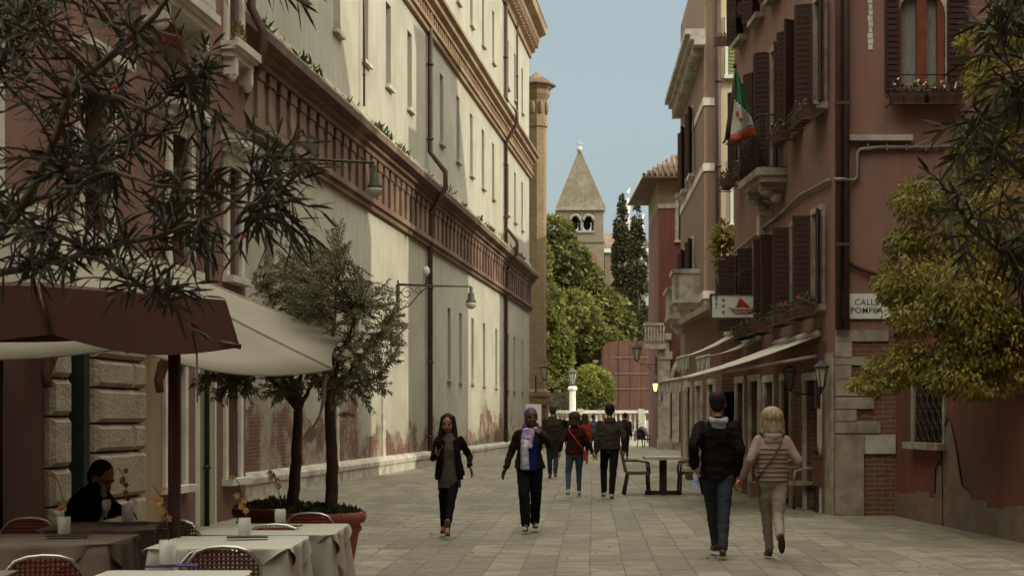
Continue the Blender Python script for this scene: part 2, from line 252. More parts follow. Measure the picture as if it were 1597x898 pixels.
# ---------------------------------------------------------------- mesh helpers
class MB:
    """collects shapes; build() links them as ONE mesh object"""
    def __init__(s): s.v = []; s.f = []; s.smooth = []
    def add(s, vs, fs, smooth=False):
        o = len(s.v); s.v += [tuple(v) for v in vs]; s.f += [tuple(i+o for i in f) for f in fs]; s.smooth += [smooth]*len(fs)
    def box(s, x0, x1, y0, y1, z0, z1, rot=None, piv=None):
        vs = [Vector((x,y,z)) for z in (z0,z1) for y in (y0,y1) for x in (x0,x1)]
        if rot is not None:
            pv = Vector(piv) if piv is not None else Vector(((x0+x1)/2,(y0+y1)/2,(z0+z1)/2))
            vs = [rot @ (v-pv) + pv for v in vs]
        s.add(vs, [(0,2,3,1),(4,5,7,6),(0,1,5,4),(2,6,7,3),(0,4,6,2),(1,3,7,5)])
    def quad(s, a, b, c, d): s.add([a,b,c,d], [(0,1,2,3)])
    def tube(s, pts, r, n=8, cap=True, smooth=True):
        pts = [Vector(p) for p in pts]; rs = r if isinstance(r, (list, tuple)) else [r]*len(pts)
        vs = []; up = None
        for i, p in enumerate(pts):
            d = (pts[min(i+1,len(pts)-1)]-pts[max(i-1,0)])
            if d.length < 1e-9: d = Vector((0,0,1))
            d.normalize()
            if up is None: up = Vector((0,0,1)) if abs(d.z) < .9 else Vector((1,0,0))
            a = d.cross(up)
            if a.length < 1e-6: a = d.orthogonal()
            a.normalize(); b = a.cross(d); up = b
            for k in range(n): vs.append(p + (a*math.cos(2*PI*k/n)+b*math.sin(2*PI*k/n))*rs[i])
        fs = [(i*n+k, i*n+(k+1)%n, (i+1)*n+(k+1)%n, (i+1)*n+k) for i in range(len(pts)-1) for k in range(n)]
        if cap: fs += [tuple(range(n))[::-1], tuple((len(pts)-1)*n+k for k in range(n))]
        s.add(vs, fs, smooth)
    def loft(s, rings, n=20, smooth=True, cap=True):
        """rings: (cx,cy,z,rx,ry)"""
        vs = [(cx+rx*math.cos(2*PI*k/n), cy+ry*math.sin(2*PI*k/n), z) for cx,cy,z,rx,ry in rings for k in range(n)]
        fs = [(i*n+k, i*n+(k+1)%n, (i+1)*n+(k+1)%n, (i+1)*n+k) for i in range(len(rings)-1) for k in range(n)]
        if cap: fs += [tuple(range(n))[::-1], tuple((len(rings)-1)*n+k for k in range(n))]
        s.add(vs, fs, smooth)
    def lathe(s, c, prof, n=20, smooth=True): s.loft([(c[0],c[1],c[2]+z,r,r) for r,z in prof], n, smooth)
    def ell(s, c, r, rot=None, n=14, m=10):
        vs = []; 
        for i in range(m+1):
            th = PI*i/m
            for k in range(n):
                v = Vector((math.sin(th)*math.cos(2*PI*k/n)*r[0], math.sin(th)*math.sin(2*PI*k/n)*r[1], -math.cos(th)*r[2]))
                if rot is not None: v = rot @ v
                vs.append(v+Vector(c))
        s.add(vs, [(i*n+k, i*n+(k+1)%n, (i+1)*n+(k+1)%n, (i+1)*n+k) for i in range(m) for k in range(n)], True)
    def cap(s, a, b, ra, rb=None, n=12):
        """tapered capsule"""
        rb = ra if rb is None else rb; a = Vector(a); b = Vector(b); d = b-a
        if d.length < 1e-6: return s.ell(a, (ra,)*3)
        u = d.normalized(); pts = []; rs = []
        for t in (-.999,-.85,-.5,0): pts.append(a+u*ra*t); rs.append(ra*math.sqrt(max(0,1-t*t)))
        for t in (0,.5,.85,.999): pts.append(b+u*rb*t); rs.append(rb*math.sqrt(max(0,1-t*t)))
        s.tube(pts, rs, n)
    def prism(s, poly, y0, y1):
        """poly in xz extruded along y"""
        n = len(poly); vs = [(x,y0,z) for x,z in poly]+[(x,y1,z) for x,z in poly]
        s.add(vs, [tuple(range(n)), tuple(range(n,2*n))[::-1]]+[(k,k+n,(k+1)%n+n,(k+1)%n) for k in range(n)])
    def panel(s, x0, x1, z0, z1, holes=(), y=0, depth=.3):
        """a wall face at y (outside is -y) with rectangular openings and their reveals"""
        xs = sorted({x0,x1,*[h[0] for h in holes],*[h[1] for h in holes]}); zs = sorted({z0,z1,*[h[2] for h in holes],*[h[3] for h in holes]})
        xs = [x for x in xs if x0 <= x <= x1]; zs = [z for z in zs if z0 <= z <= z1]
        for i in range(len(xs)-1):
            for j in range(len(zs)-1):
                cx = (xs[i]+xs[i+1])/2; cz = (zs[j]+zs[j+1])/2
                if any(h[0] < cx < h[1] and h[2] < cz < h[3] for h in holes): continue
                s.quad((xs[i],y,zs[j]),(xs[i+1],y,zs[j]),(xs[i+1],y,zs[j+1]),(xs[i],y,zs[j+1]))
        for a,b,c,d in holes:
            s.quad((a,y,c),(a,y+depth,c),(a,y+depth,d),(a,y,d)); s.quad((b,y,d),(b,y+depth,d),(b,y+depth,c),(b,y,c))
            s.quad((a,y,d),(a,y+depth,d),(b,y+depth,d),(b,y,d)); s.quad((a,y,c),(b,y,c),(b,y+depth,c),(a,y+depth,c))
    def build(s, name, m, parent=None, loc=None, rz=0, weld=False):
        me = bpy.data.meshes.new(name); me.from_pydata(s.v, [], s.f); me.update()
        me.polygons.foreach_set('use_smooth', s.smooth)
        if m is not None: me.materials.append(M[m] if isinstance(m, str) else m)
        bm = bmesh.new(); bm.from_mesh(me)
        if weld: bmesh.ops.remove_doubles(bm, verts=bm.verts, dist=1e-4)
        bmesh.ops.recalc_face_normals(bm, faces=bm.faces) if weld else None
        loose = [v for v in bm.verts if not v.link_faces]
        if loose: bmesh.ops.delete(bm, geom=loose, context='VERTS')
        bm.to_mesh(me); bm.free()
        o = bpy.data.objects.new(name, me); COL.objects.link(o)
        if parent is not None: o.parent = parent
        if loc is not None: o.location = loc
        if rz: o.rotation_euler.z = rz
        return o
def tag(o, label=None, cat=None, group=None, kind=None):
    if label: o['label'] = label
    if cat: o['category'] = cat
    if group: o['group'] = group
    if kind: o['kind'] = kind
    return o
def empty(name, label, cat, loc=(0,0,0), rz=0, group=None):
    o = bpy.data.objects.new(name, None); COL.objects.link(o); o.location = loc; o.rotation_euler.z = rz; o.empty_display_size = .2
    return tag(o, label, cat, group)
def copy_tree(o, parent=None, label=None, loc=None, rz=None):
    c = o.copy(); COL.objects.link(c)
    if parent is not None: c.parent = parent
    if label: c['label'] = label
    if loc is not None: c.location = loc
    if rz is not None: c.rotation_euler.z = rz
    for ch in [x for x in KIDS.get(o.name, [])]: 
        copy_tree(ch, c)
    return c
KIDS = {}
def index_kids():
    KIDS.clear()
    for o in bpy.data.objects:
        if o.parent: KIDS.setdefault(o.parent.name, []).append(o)
def remesh(mb, name, m, parent, voxel=.01, smooth=2, wob=0, wf=9, seed=0, target=None):
    o = mb.build('tmp', None); md = o.modifiers.new('r', 'REMESH'); md.mode = 'VOXEL'; md.voxel_size = voxel; md.use_smooth_shade = True
    if smooth: s2 = o.modifiers.new('s', 'SMOOTH'); s2.iterations = smooth; s2.factor = .5
    if target:
        dm = o.modifiers.new('d', 'DECIMATE'); dm.ratio = target
    dg = bpy.context.evaluated_depsgraph_get(); me = bpy.data.meshes.new_from_object(o.evaluated_get(dg))
    bpy.data.objects.remove(o)
    if wob:
        for v in me.vertices:
            c = v.co; nz = mnoise.noise(Vector((c.x*wf+seed, c.y*wf, c.z*wf*1.7))) + .5*mnoise.noise(Vector((c.x*wf*2.3+seed, c.y*wf*2.3, c.z*wf*3.9)))
            v.co = c + v.normal*nz*wob
    me.name = name; me.materials.clear(); me.materials.append(M[m]); me.polygons.foreach_set('use_smooth', [True]*len(me.polygons))
    r = bpy.data.objects.new(name, me); COL.objects.link(r)
    if parent is not None: r.parent = parent
    return r
# leaves as one mesh: position, direction, normal arrays
def leaves(name, m, parent, pos, dr, nrm, ln, wd, shape='diamond', droop=.0, keep=None):
    pos = np.asarray(pos, float); dr = np.asarray(dr, float); nrm = np.asarray(nrm, float); ln = np.asarray(ln, float)[:,None]; wd = np.asarray(wd, float)[:,None]
    dr /= np.linalg.norm(dr, axis=1)[:,None]+1e-9
    side = np.cross(dr, nrm); side /= np.linalg.norm(side, axis=1)[:,None]+1e-9; up = np.cross(side, dr)
    n = len(pos); dz = np.array([0,0,-1.0])
    if shape == 'diamond':
        vs = np.stack([pos, pos+dr*ln*.45+side*wd+up*wd*.25, pos+dr*ln+dz*ln*droop, pos+dr*ln*.45-side*wd+up*wd*.25], 1); k = 4; fs = [(0,1,2),(0,2,3)]
    else:
        q = lambda t, s_, u=0: pos+dr*ln*t+dz*ln*droop*t*t+side*wd*s_+up*wd*u
        vs = np.stack([q(0,.12), q(0,-.12), q(.3,1,.2), q(.3,-1,.2), q(.7,.85,.1), q(.7,-.85,.1), q(1,0)], 1); k = 7; fs = [(0,2,3,1),(2,4,5,3),(4,6,5)]
    V = vs.reshape(-1,3); allf = []
    base = np.arange(n)*k
    me = bpy.data.meshes.new(name)
    loops = []; starts = []; tot = 0
    sizes = [len(f) for f in fs]
    fl = np.concatenate([np.array(f) for f in fs]); L_ = (base[:,None]+fl[None,:]).reshape(-1)
    per = sum(sizes); st = np.cumsum([0]+sizes[:-1]); S_ = (np.arange(n)[:,None]*per+st[None,:]).reshape(-1)
    me.vertices.add(len(V)); me.vertices.foreach_set('co', V.reshape(-1)); me.loops.add(len(L_)); me.loops.foreach_set('vertex_index', L_.astype(np.int32))
    me.polygons.add(len(S_)); me.polygons.foreach_set('loop_start', S_.astype(np.int32)); me.polygons.foreach_set('loop_total', np.tile(sizes, n).astype(np.int32))
    me.update(calc_edges=True); me.validate(); me.materials.append(M[m])
    o = bpy.data.objects.new(name, me); COL.objects.link(o)
    if parent is not None: o.parent = parent
    return o
def unit(n): 
    v = RNG.normal(size=(n,3)); return v/np.linalg.norm(v, axis=1)[:,None]
def blob_leaves(blobs, per_m3=None, n=1000, shell=.75):
    """random points in a union of ellipsoids (centre, radii), mostly near their surface; returns positions and outward directions"""
    w_ = np.array([b[1][0]*b[1][1]*b[1][2] for b in blobs])**(2/3); w_ /= w_.sum(); k = RNG.choice(len(blobs), n, p=w_)
    c = np.array([b[0] for b in blobs])[k]; r = np.array([b[1] for b in blobs])[k]; u = unit(n)
    rad = shell+(1.06-shell)*RNG.random(n)**.7; inner = RNG.random(n) < .15; rad[inner] *= RNG.random(inner.sum())
    return c+u*r*rad[:,None], u
def text(name, s, size, m, parent, loc, rot=(R(90),0,0), ext=.004, ax='CENTER', sp=1):
    cu = bpy.data.curves.new(name, 'FONT'); cu.body = s; cu.size = size; cu.extrude = ext; cu.align_x = ax; cu.align_y = 'CENTER'; cu.space_character = sp; cu.offset = .0004
    o = bpy.data.objects.new('t', cu); COL.objects.link(o); dg = bpy.context.evaluated_depsgraph_get(); me = bpy.data.meshes.new_from_object(o.evaluated_get(dg)); bpy.data.objects.remove(o)
    me.materials.clear(); me.materials.append(M[m]); me.name = name
    r = bpy.data.objects.new(name, me); COL.objects.link(r); r.parent = parent; r.location = loc; r.rotation_euler = rot; return r
# ---------------------------------------------------------------- ground
g = MB(); g.quad((-600,-200,-.02),(600,-200,-.02),(600,1500,-.02),(-600,1500,-.02)); tag(g.build('ground', 'dirt'), kind='structure')
g = MB(); g.quad((-14,-12,0),(24,-12,0),(24,112,0),(-14,112,0)); tag(g.build('paving', 'paving'), kind='structure')
g = MB(); g.quad((-60,113,-.01),(80,113,-.01),(80,150,-.01),(-60,150,-.01)); tag(g.build('canal_water', 'water'), kind='structure')
class Frame:
    def __init__(s, root, loc, rz): s.root = root; s.loc = Vector(loc); s.rz = rz
    def put(s, mb, name, m, weld=False):
        o = mb.build(name, m, s.root, weld=weld); o.location = s.loc-s.root.location; o.rotation_euler.z = s.rz; return o
    def sub(s, mb, name, m, part): return mb.build(name, m, part)
def window(fr, x0, x1, z0, z1, pane='dark', frame='white', fw=.12, sill=True, y=.22, mull=True, proud=.05, sillm=None, shutter=None, arch=False, surround=True, curtain=None, inner='shutter', bars=None):
    """surround proud of the wall, recessed pane, inner wooden frame, sill, shutters"""
    w = MB()
    if surround:
        w.box(x0-fw, x0, -proud, .06, z0, z1); w.box(x1, x1+fw, -proud, .06, z0, z1); w.box(x0-fw, x1+fw, -proud-.01, .06, z1, z1+fw)
    else:
        w.box(x0-.02, x0+.02, .02, .1, z0, z1)
    o = fr.put(w, 'window', frame)
    p = MB(); p.box(x0, x1, y, y+.02, z0, z1); fr.sub(p, 'pane', pane, o)
    if mull:
        f = MB(); t = .05; yy = y-.05
        f.box(x0, x0+t, yy, y-.002, z0, z1); f.box(x1-t, x1, yy, y-.002, z0, z1); f.box(x0+t, x1-t, yy, y-.002, z1-t, z1); f.box(x0+t, x1-t, yy, y-.002, z0, z0+t); f.box((x0+x1)/2-t/2, (x0+x1)/2+t/2, yy-.004, y-.004, z0+t, z1-t)
        fr.sub(f, 'sash', inner, o)
    if sill:
        q = MB(); q.box(x0-fw-.05, x1+fw+.05, -proud-.12, .1, z0-.1, z0-.002); fr.sub(q, 'sill', sillm or frame, o)
    if shutter:
        for sd, ang in shutter:
            q = MB(); hw = (x1-x0)/2
            px = x0-.01 if sd < 0 else x1+.01
            d = Vector((math.cos(ang)*sd, -math.sin(ang), 0)); nn = Vector((-d.y, d.x, 0))*.02
            a = Vector((px, -proud-.03, z0)); b = a+d*hw
            q.add([a-nn,b-nn,b+nn,a+nn]+[v+Vector((0,0,z1-z0)) for v in (a-nn,b-nn,b+nn,a+nn)], [(0,1,2,3),(4,7,6,5),(0,4,5,1),(1,5,6,2),(2,6,7,3),(3,7,4,0)])
            k = int((z1-z0)/.09)
            for i in range(k):
                zz = z0+.06+i*.09
                for sg in (-1,1):
                    a2 = a+d*.04+nn*sg*1.0; b2 = a+d*(hw-.04)+nn*sg*1.0; e = nn*sg*.5
                    q.add([Vector((a2.x,a2.y,zz)),Vector((b2.x,b2.y,zz)),Vector((b2.x+e.x,b2.y+e.y,zz+.05)),Vector((a2.x+e.x,a2.y+e.y,zz+.05))], [(0,1,2,3)])
            fr.sub(q, 'shutter', 'shutter', o)
    if bars:
        q = MB(); n_ = max(2, int((x1-x0)/.13))
        for i in range(n_+1): q.tube([(x0+(x1-x0)*i/n_, y-.12, z0), (x0+(x1-x0)*i/n_, y-.12, z1)], .01, 6)
        for j in range(int((z1-z0)/.2)+1): q.tube([(x0, y-.13, z0+j*.2), (x1, y-.13, z0+j*.2)], .01, 6)
        fr.sub(q, 'bars', 'iron', o)
    return o
def body_box(fr, x0, x1, d, h, m, name='wall', holes=(), z0=0, depth=.3):
    w = MB(); w.panel(x0, x1, z0, h, holes, 0, depth)
    w.quad((x0,0,z0),(x0,0,h),(x0,d,h),(x0,d,z0)); w.quad((x1,0,z0),(x1,d,z0),(x1,d,h),(x1,0,h)); w.quad((x0,d,z0),(x0,d,h),(x1,d,h),(x1,d,z0)); w.quad((x0,0,h),(x1,0,h),(x1,d,h),(x0,d,h))
    return fr.put(w, name, m)
def downpipe(fr, x, z0, z1, y=-.12, r=.06, m='pipe', kink=None):
    p = MB(); pts = [(x,y,z1)]
    if kink:
        for (zk, out) in kink: pts += [(x,y,zk+.9),(x,y-out,zk+.25),(x,y-out,zk-.25),(x,y,zk-1.1)]
    pts.append((x,y,z0)); p.tube(pts, r, 8)
    z = z0+.8
    while z < z1-.4: p.tube([(x,y,z),(x,y,z+.06)], r*1.35, 8); z += 2.4
    return fr.put(p, 'downpipe', m)
# ================================================================ long cream building on the left
Lroot = empty('palazzo', 'long cream plastered building with terracotta friezes and rows of narrow windows along the left side', 'building', (.1215*22-8.8, 22, 0))
LF = Frame(Lroot, Lroot.location, math.atan2(1,.1215))
lu = lambda Y: (Y-22)*1.00735
LY = lambda px: F*8.8/(1090-px)
UE = lu(79.7)
mids = [lu(y) for y in (24.5,27.7,31,34.2,37.4,40.6,43.6,46.8,52.6,56.2,59.5,62.7,65.8,70.8,73.6,76.6)]
lows = [lu(y) for y in (31.5,35.2,39.5,45,54.2,56.8,59.8,63,66.8,70.9,73.4,76.8)]
holes = []; W = []
for u in mids: holes.append((u-.36,u+.36,10.9,13.25)); W.append((u,.36,10.9,13.25))
for u in mids: holes.append((u-.33,u+.33,16.7,18.9)); W.append((u,.33,16.7,18.9))
for i,u in enumerate(lows):
    z0 = 2.9 if i > 3 else 3.3; holes.append((u-.33,u+.33,z0,5.4)); W.append((u,.33,z0,5.4))
body_box(LF, 0, UE, 9, 21.6, 'cream', holes=holes, depth=.35)
for u,h,z0,z1 in W: window(LF, u-h, u+h, z0, z1, pane='greydk', frame='whitep', surround=False, sill=True, fw=.04, sillm='stone', mull=False, y=.2, proud=.0)
def band(name, m, prof):
    """moulding: closed profile (y,z) run along the wall"""
    b = MB(); n = len(prof); 
    b.add([(0,y,z) for y,z in prof]+[(UE+.35,y,z) for y,z in prof], [tuple(range(n))[::-1], tuple(range(n,2*n))]+[(k,(k+1)%n,(k+1)%n+n,k+n) for k in range(n)]); return b
b = band('f','frieze',[(.05,7.05),(-.12,7.05),(-.12,7.18),(-.2,7.2),(-.2,7.34),(-.06,7.36),(-.06,8.42),(-.2,8.44),(-.2,8.56),(-.3,8.6),(-.3,8.72),(-.5,8.78),(-.52,8.92),(.05,8.95)])
u = .3
while u < UE:
    b.box(u-.2, u+.2, -.13, -.062, 7.36, 8.2); b.box(u-.25, u+.25, -.16, -.062, 8.2, 8.42); u += .82
LF.put(b, 'frieze', 'frieze')
b = MB(); u = .3
while u < lu(44):
    if (int(u*7)%5) != 3: b.box(u+.25, u+.52, -.075, -.06, 7.4, 8.1)
    u += .82

b = band('l','ledge',[(.05,8.952),(-.5,8.952),(-.5,9.0),(-.3,9.16),(-.02,9.55),(.05,9.56)]); LF.put(b, 'ledge', 'ledge')
b = band('f2','frieze2',[(.05,13.95),(-.12,13.95),(-.12,14.1),(-.2,14.12),(-.2,14.25),(-.06,14.27),(-.06,14.6),(-.2,14.62),(-.2,14.75),(-.36,14.82),(-.36,14.98),(-.5,15.05),(-.5,15.16),(.05,15.2)])
u = .3
while u < UE: b.box(u-.08, u+.08, -.17, -.062, 14.3, 14.55); u += .41
LF.put(b, 'upper_cornice', 'frieze2')
b = band('f3','frieze2',[(.05,20.2),(-.1,20.2),(-.12,20.45),(-.3,20.55),(-.32,20.9),(-.5,21.0),(-.52,21.25),(-.85,21.4),(-.9,21.75),(.05,21.9)])
u = .3
while u < UE: b.box(u-.1, u+.1, -.5, -.13, 20.6, 20.96); u += .6
LF.put(b, 'roof_cornice', 'frieze2')
b = band('r','tile',[(.05,21.9),(-.92,21.76),(-.92,21.84),(4.5,24),(9.2,21.9)]); LF.put(b, 'roof', 'tile')
b = MB(); u = 0.0
random.seed(3)
while u < UE-.5:     # plinth of rounded stones
    L_ = random.uniform(1.6,3.2); e = min(u+L_, UE)
    if not (lu(38.6) < u < lu(39.6)):
        b.add([(x,y,z) for x in (u+.02,e-.02) for y,z in ((.02,0),(-.22,0),(-.22,.22),(-.25,.26),(-.25,.36),(-.18,.44),(-.05,.47),(.02,.47))],
          [tuple(range(8))[::-1], tuple(range(8,16))]+[(k,(k+1)%8,(k+1)%8+8,k+8) for k in range(8)])
    u = e
LF.put(b, 'plinth', 'stone')
for Y_, kk in ((49.7,[(9.2,.5)]),(69.2,[(9.2,.5),(15.0,.5)])): downpipe(LF, lu(Y_), .1, 21.3, r=.085, kink=kk)
downpipe(LF, lu(73.5), 14.6, 20.6, r=.05, m='pipe'); downpipe(LF, lu(39.9), 9.6, 14, r=.03, m='pipe')
# stone door jambs in the plaster near the trees
b = MB(); b.box(lu(42.6),lu(42.95),-.06,.02,.47,3.1); b.box(lu(37.2),lu(37.5),-.05,.02,.47,2.6); LF.put(b, 'jamb', 'stone')
b = MB(); b.box(lu(36.9),lu(37.18),-.03,.02,.9,2.5); LF.put(b, 'niche', 'frieze')
# weeds on the ledge
n = 2600; uu = RNG.random(n)**1.0*UE; ps = np.stack([uu, -.35+.3*RNG.random(n), 9.1+.12*RNG.random(n)],1)
ok = np.sin(uu*1.7)+np.sin(uu*.63+1)+RNG.normal(size=n)*.6 > .5; ps = ps[ok]; k = len(ps)
d = unit(k)*.8; d[:,2] = abs(d[:,2])+.5
wo = leaves('ledge_weeds', 'lowplant', Lroot, ps, d, unit(k), .12+.18*RNG.random(k), .02+.02*RNG.random(k)); wo.location = LF.loc-Lroot.location; wo.rotation_euler.z = LF.rz; wo['kind'] = 'stuff'
# ================================================================ brick turret at the far end
T = empty('brick_turret', 'slim brick turret with a conical tiled cap at the end of the long cream building', 'turret', P(837,652,82).xy.to_3d())
t = MB(); 
def octa(r): return [(0,0,z_,r_,r_) for r_,z_ in r]
t.loft(octa([(.62,0),(.62,2.6),(.75,2.7),(.75,2.95),(.58,3.0),(.52,3.1),(.52,17.4)]), 8, False); t.build('shaft', 'brick_old', T)
t = MB(); t.loft(octa([(.60,17.0),(.60,17.2),(.54,17.2),(.54,18.4),(.72,18.7),(.72,18.95),(.85,19.05),(.85,19.15)]), 8, False)
for k in range(8): 
    a = 2*PI*(k+.5)/8; t.ell((.56*math.cos(a),.56*math.sin(a),18.0),(.12,.12,.35))
t.build('capital', 'brick_old', T)
t = MB(); t.loft(octa([(1.02,19.15),(1.05,19.22),(.1,19.9),(.02,19.95)]), 8, False); t.build('roof', 'tile', T)
t = MB(); t.box(-.1,.5,-1.6,-.6,0,2.2); t.box(-.2,.6,-1.7,-.5,2.2,2.36); t.build('gate_pier', 'brick', T)
# ================================================================ rose building, near left
Q = empty('rose_building', 'pink plastered building with white stone window frames and rusticated doorway behind the tables', 'building', (.1215*8-7.07, 8, 0))
QF = Frame(Q, Q.location, math.atan2(1,.1215)); qu = lambda Y: (Y-8)*1.00735
dr_ = (qu(17.1),qu(17.8),0,2.55)
wl = [(qu(20.4),qu(21.05),.62,2.25),(qu(22.98),qu(23.6),.62,2.5)]
wu = [(qu(20.55),qu(21.3),3.55,5.35),(qu(23.05),qu(23.65),3.65,5.3),(qu(17.6),qu(18.4),3.5,5.4),(qu(14.6),qu(15.4),3.5,5.4),(qu(11.5),qu(12.3),3.5,5.4),(qu(20.5),qu(21.4),7.1,9.4),(qu(23.05),qu(23.65),7.1,9.2),(qu(17.6),qu(18.4),7.1,9.4)]
body_box(QF, 0, qu(24), 8, 14, 'pink', holes=[dr_]+wl+wu, depth=.4)
for i,h in enumerate(wl): window(QF, *h, frame='white', fw=.13, pane='greydk', bars=(i==0), y=.25)
for i,h in enumerate(wu):
    o = window(QF, *h, frame='white', fw=.17, pane='greydk', y=.3)
    c = MB(); c.box(h[0]-.3,h[1]+.3,-.24,.02,h[3]+.3,h[3]+.42); c.box(h[0]-.24,h[1]+.24,-.13,.02,h[3]+.18,h[3]+.3); QF.sub(c, 'lintel', 'white', o)
def plate(x0,x1,z0,z1,m,name,p=.02): b_ = MB(); b_.box(x0,x1,-p,.01,z0,z1); return QF.put(b_, name, m)
plate(0,qu(16.55),0,2.7,'darkred','lower_wall',.03); plate(qu(19.42),qu(20.2),0,2.7,'ochre','lower_wall',.015); plate(qu(21.65),qu(22.28),0,2.75,'green_plaster','pilaster',.06)
plate(qu(21.6),qu(21.645),0,2.7,'whitep','jamb',.05); plate(qu(22.29),qu(22.33),0,2.7,'whitep','jamb',.07)
downpipe(QF, qu(21.75), 0, 7, y=-.12, r=.04, m='green_door')
random.seed(5)
b = MB()
for xa, xb in ((qu(16.57),qu(17.09)),(qu(17.82),qu(19.4))):
    z = 0; j = 0
    while z < 2.7:
        h = random.choice((.34,.42,.56)); zt = min(z+h,2.72); cuts = [xa, xb] if xb-xa < 1 or j%2 else [xa, xa+(xb-xa)*.72, xb]
        for c0,c1 in zip(cuts,cuts[1:]):
            e = .012; bb = .05
            vs = [(x,y,zz) for y,f_ in ((.01,0),(-.07,0),(-.13,1)) for (x,zz) in ((c0+e+bb*f_,z+e+bb*f_),(c1-e-bb*f_,z+e+bb*f_),(c1-e-bb*f_,zt-e-bb*f_),(c0+e+bb*f_,zt-e-bb*f_))]
            b.add(vs, [(i*4+k,i*4+(k+1)%4,(i+1)*4+(k+1)%4,(i+1)*4+k) for i in range(2) for k in range(4)]+[(8,9,10,11)])
        z = zt; j += 1
QF.put(b, 'rusticated_stone', 'rustic')
b = MB(); b.box(dr_[0],dr_[1],.3,.36,0,2.55); d_ = QF.put(b, 'door', 'dark_in')
b = MB(); b.box(dr_[1]-.16,dr_[1],-.02,.3,0,2.55); b.box(dr_[0],dr_[0]+.05,.05,.3,0,2.55); QF.sub(b, 'frame', 'green_door', d_)
for Y_ in (16.35,19.75):      # scrolled brackets
    b = MB(); b.tube([(qu(Y_),-.03,2.6),(qu(Y_),-.3,2.55),(qu(Y_),-.34,2.35),(qu(Y_),-.2,2.2),(qu(Y_),-.14,2.0),(qu(Y_),-.16,1.85)],[.1,.1,.09,.075,.06,.05],10); QF.put(b, 'bracket', 'rust')
# balconies of the second floor
for (a_,c_,zz,dd) in ((qu(19.4),qu(21.3),6.9,.42),(qu(22.75),qu(23.9),6.98,.24)):
    b = MB(); b.box(a_,c_,-dd,0,zz,zz+.12); b.box(a_+.05,c_-.05,-dd+.06,0,zz-.1,zz); b.box(a_-.03,c_+.03,-dd-.04,-dd+.02,zz+.04,zz+.16)
    if dd > .4:
        x = a_+.06
        b.box(a_,c_,-dd,-dd+.16,zz+.85,zz+.95)
        while x < c_: b.lathe((x+.02,-dd+.08,zz+.12),[(.05,0),(.07,.15),(.035,.4),(.06,.6),(.045,.73)],8); x += .2
    o = QF.put(b, 'balcony', 'white')
    for x in (a_+.12,c_-.26):
        q = MB(); q.prism([(x,zz-.1),(x+.14,zz-.1),(x+.14,zz-.35),(x,zz-.35)], -dd*.8, 0); q.ell((x+.07,-dd*.5,zz-.36),(.07,dd*.3,.1)); QF.sub(q, 'corbel', 'white', o)
b = MB(); b.tube([(qu(23.98),-.05,11),(qu(23.98),-.1,7.9),(qu(23.98),-.3,7.5),(qu(23.98),-.28,7.1),(qu(24.02),-.05,6.7),(qu(24.02),.1,6.4)],.07,8); QF.put(b, 'downpipe', 'pipe')
# ================================================================ right main building
RY = 24.1
Rr = empty('hotel_building', 'rose plastered hotel with dark shutters, wall pipes and stone corner on the right', 'building', (.5+4.54, RY, 0))
RF = Frame(Rr, (5.98-.039*32.6, 32.6, 0), math.atan2(-1,.039)); ru = lambda Y: (32.6-Y)*1.00076
UR = ru(RY)
w1 = [25.05,26.65,28.35,29.95,31.3,32.1]; w2 = [24.9,26.6,28.3,29.9,31.6]
H1 = [(ru(y)-.29,ru(y)+.29,3.35,4.86) for y in w1]; H2 = [(ru(y)-.29,ru(y)+.29,6.55,8.3) for y in w2]; H2[2] = (ru(28.3)-.3,ru(28.3)+.3,6.05,8.3)
H3 = [(ru(y)-.3,ru(y)+.3,9.3,11.1) for y in w2]
D0 = [(ru(25.95),ru(25.0),0,2.15),(ru(27.75),ru(27.1),.0,2.2),(ru(29.3),ru(28.5),.55,2.2),(ru(30.7),ru(29.9),0,2.25),(ru(32.2),ru(31.4),.5,2.25)]
H4 = [(a_,b__,12.3,14.0) for a_,b__,_,_ in H3]
b = MB(); b.panel(0, UR, 2.55, 18.6, H1+H2+H3+H4, 0, .3); b.quad((0,0,0),(0,0,18.6),(0,14,18.6),(0,14,0)); b.quad((0,0,18.6),(UR,0,18.6),(UR,14,18.6),(0,14,18.6)); b.quad((0,14,0),(0,14,18.6),(UR,14,18.6),(UR,14,0)); RF.put(b, 'facade', 'pinkr')
for h in H4: window(RF, *h, frame='stone_dk', fw=.1, pane='dark')
b = MB(); b.panel(0, UR, 0, 2.55, D0, 0, .4); RF.put(b, 'lower_facade', 'brick')
b = MB(); b.box(0, UR-.45, -.03, .01, 2.3, 2.75); RF.put(b, 'red_band', 'redwall')
th = R(25)
for i,h in enumerate(H1): window(RF, *h, frame='stone_dk', fw=.1, pane='dark', shutter=[(-1,R(75)),(1,R(20))] if i != 2 else [(-1,R(85)),(1,R(80))])
for i,h in enumerate(H2): window(RF, *h, frame='stone_dk', fw=.1, pane='dark', shutter=[(-1,R(26)),(1,R(20))] if i > 2 else ([(-1,R(70)),(1,R(18))] if i%2==0 else [(-1,R(35)),(1,R(60))]))
for i,h in enumerate(H3): window(RF, *h, frame='stone_dk', fw=.1, pane='dark', shutter=[(-1,R(30)),(1,R(40))])
for i,h in enumerate(D0):
    o = window(RF, *h, frame='stone', fw=.13, pane='dark' if i%2 else 'dark_in', sill=h[2] > 0, y=.32, inner='shutter', surround=True, mull=True)
b = MB()
for i in range(6): x = ru(24.62)+i*.0; 
b.box(UR-.42, UR+.0, -.04, .0, 0, 2.55); RF.put(b, 'pilaster', 'stone_dk')
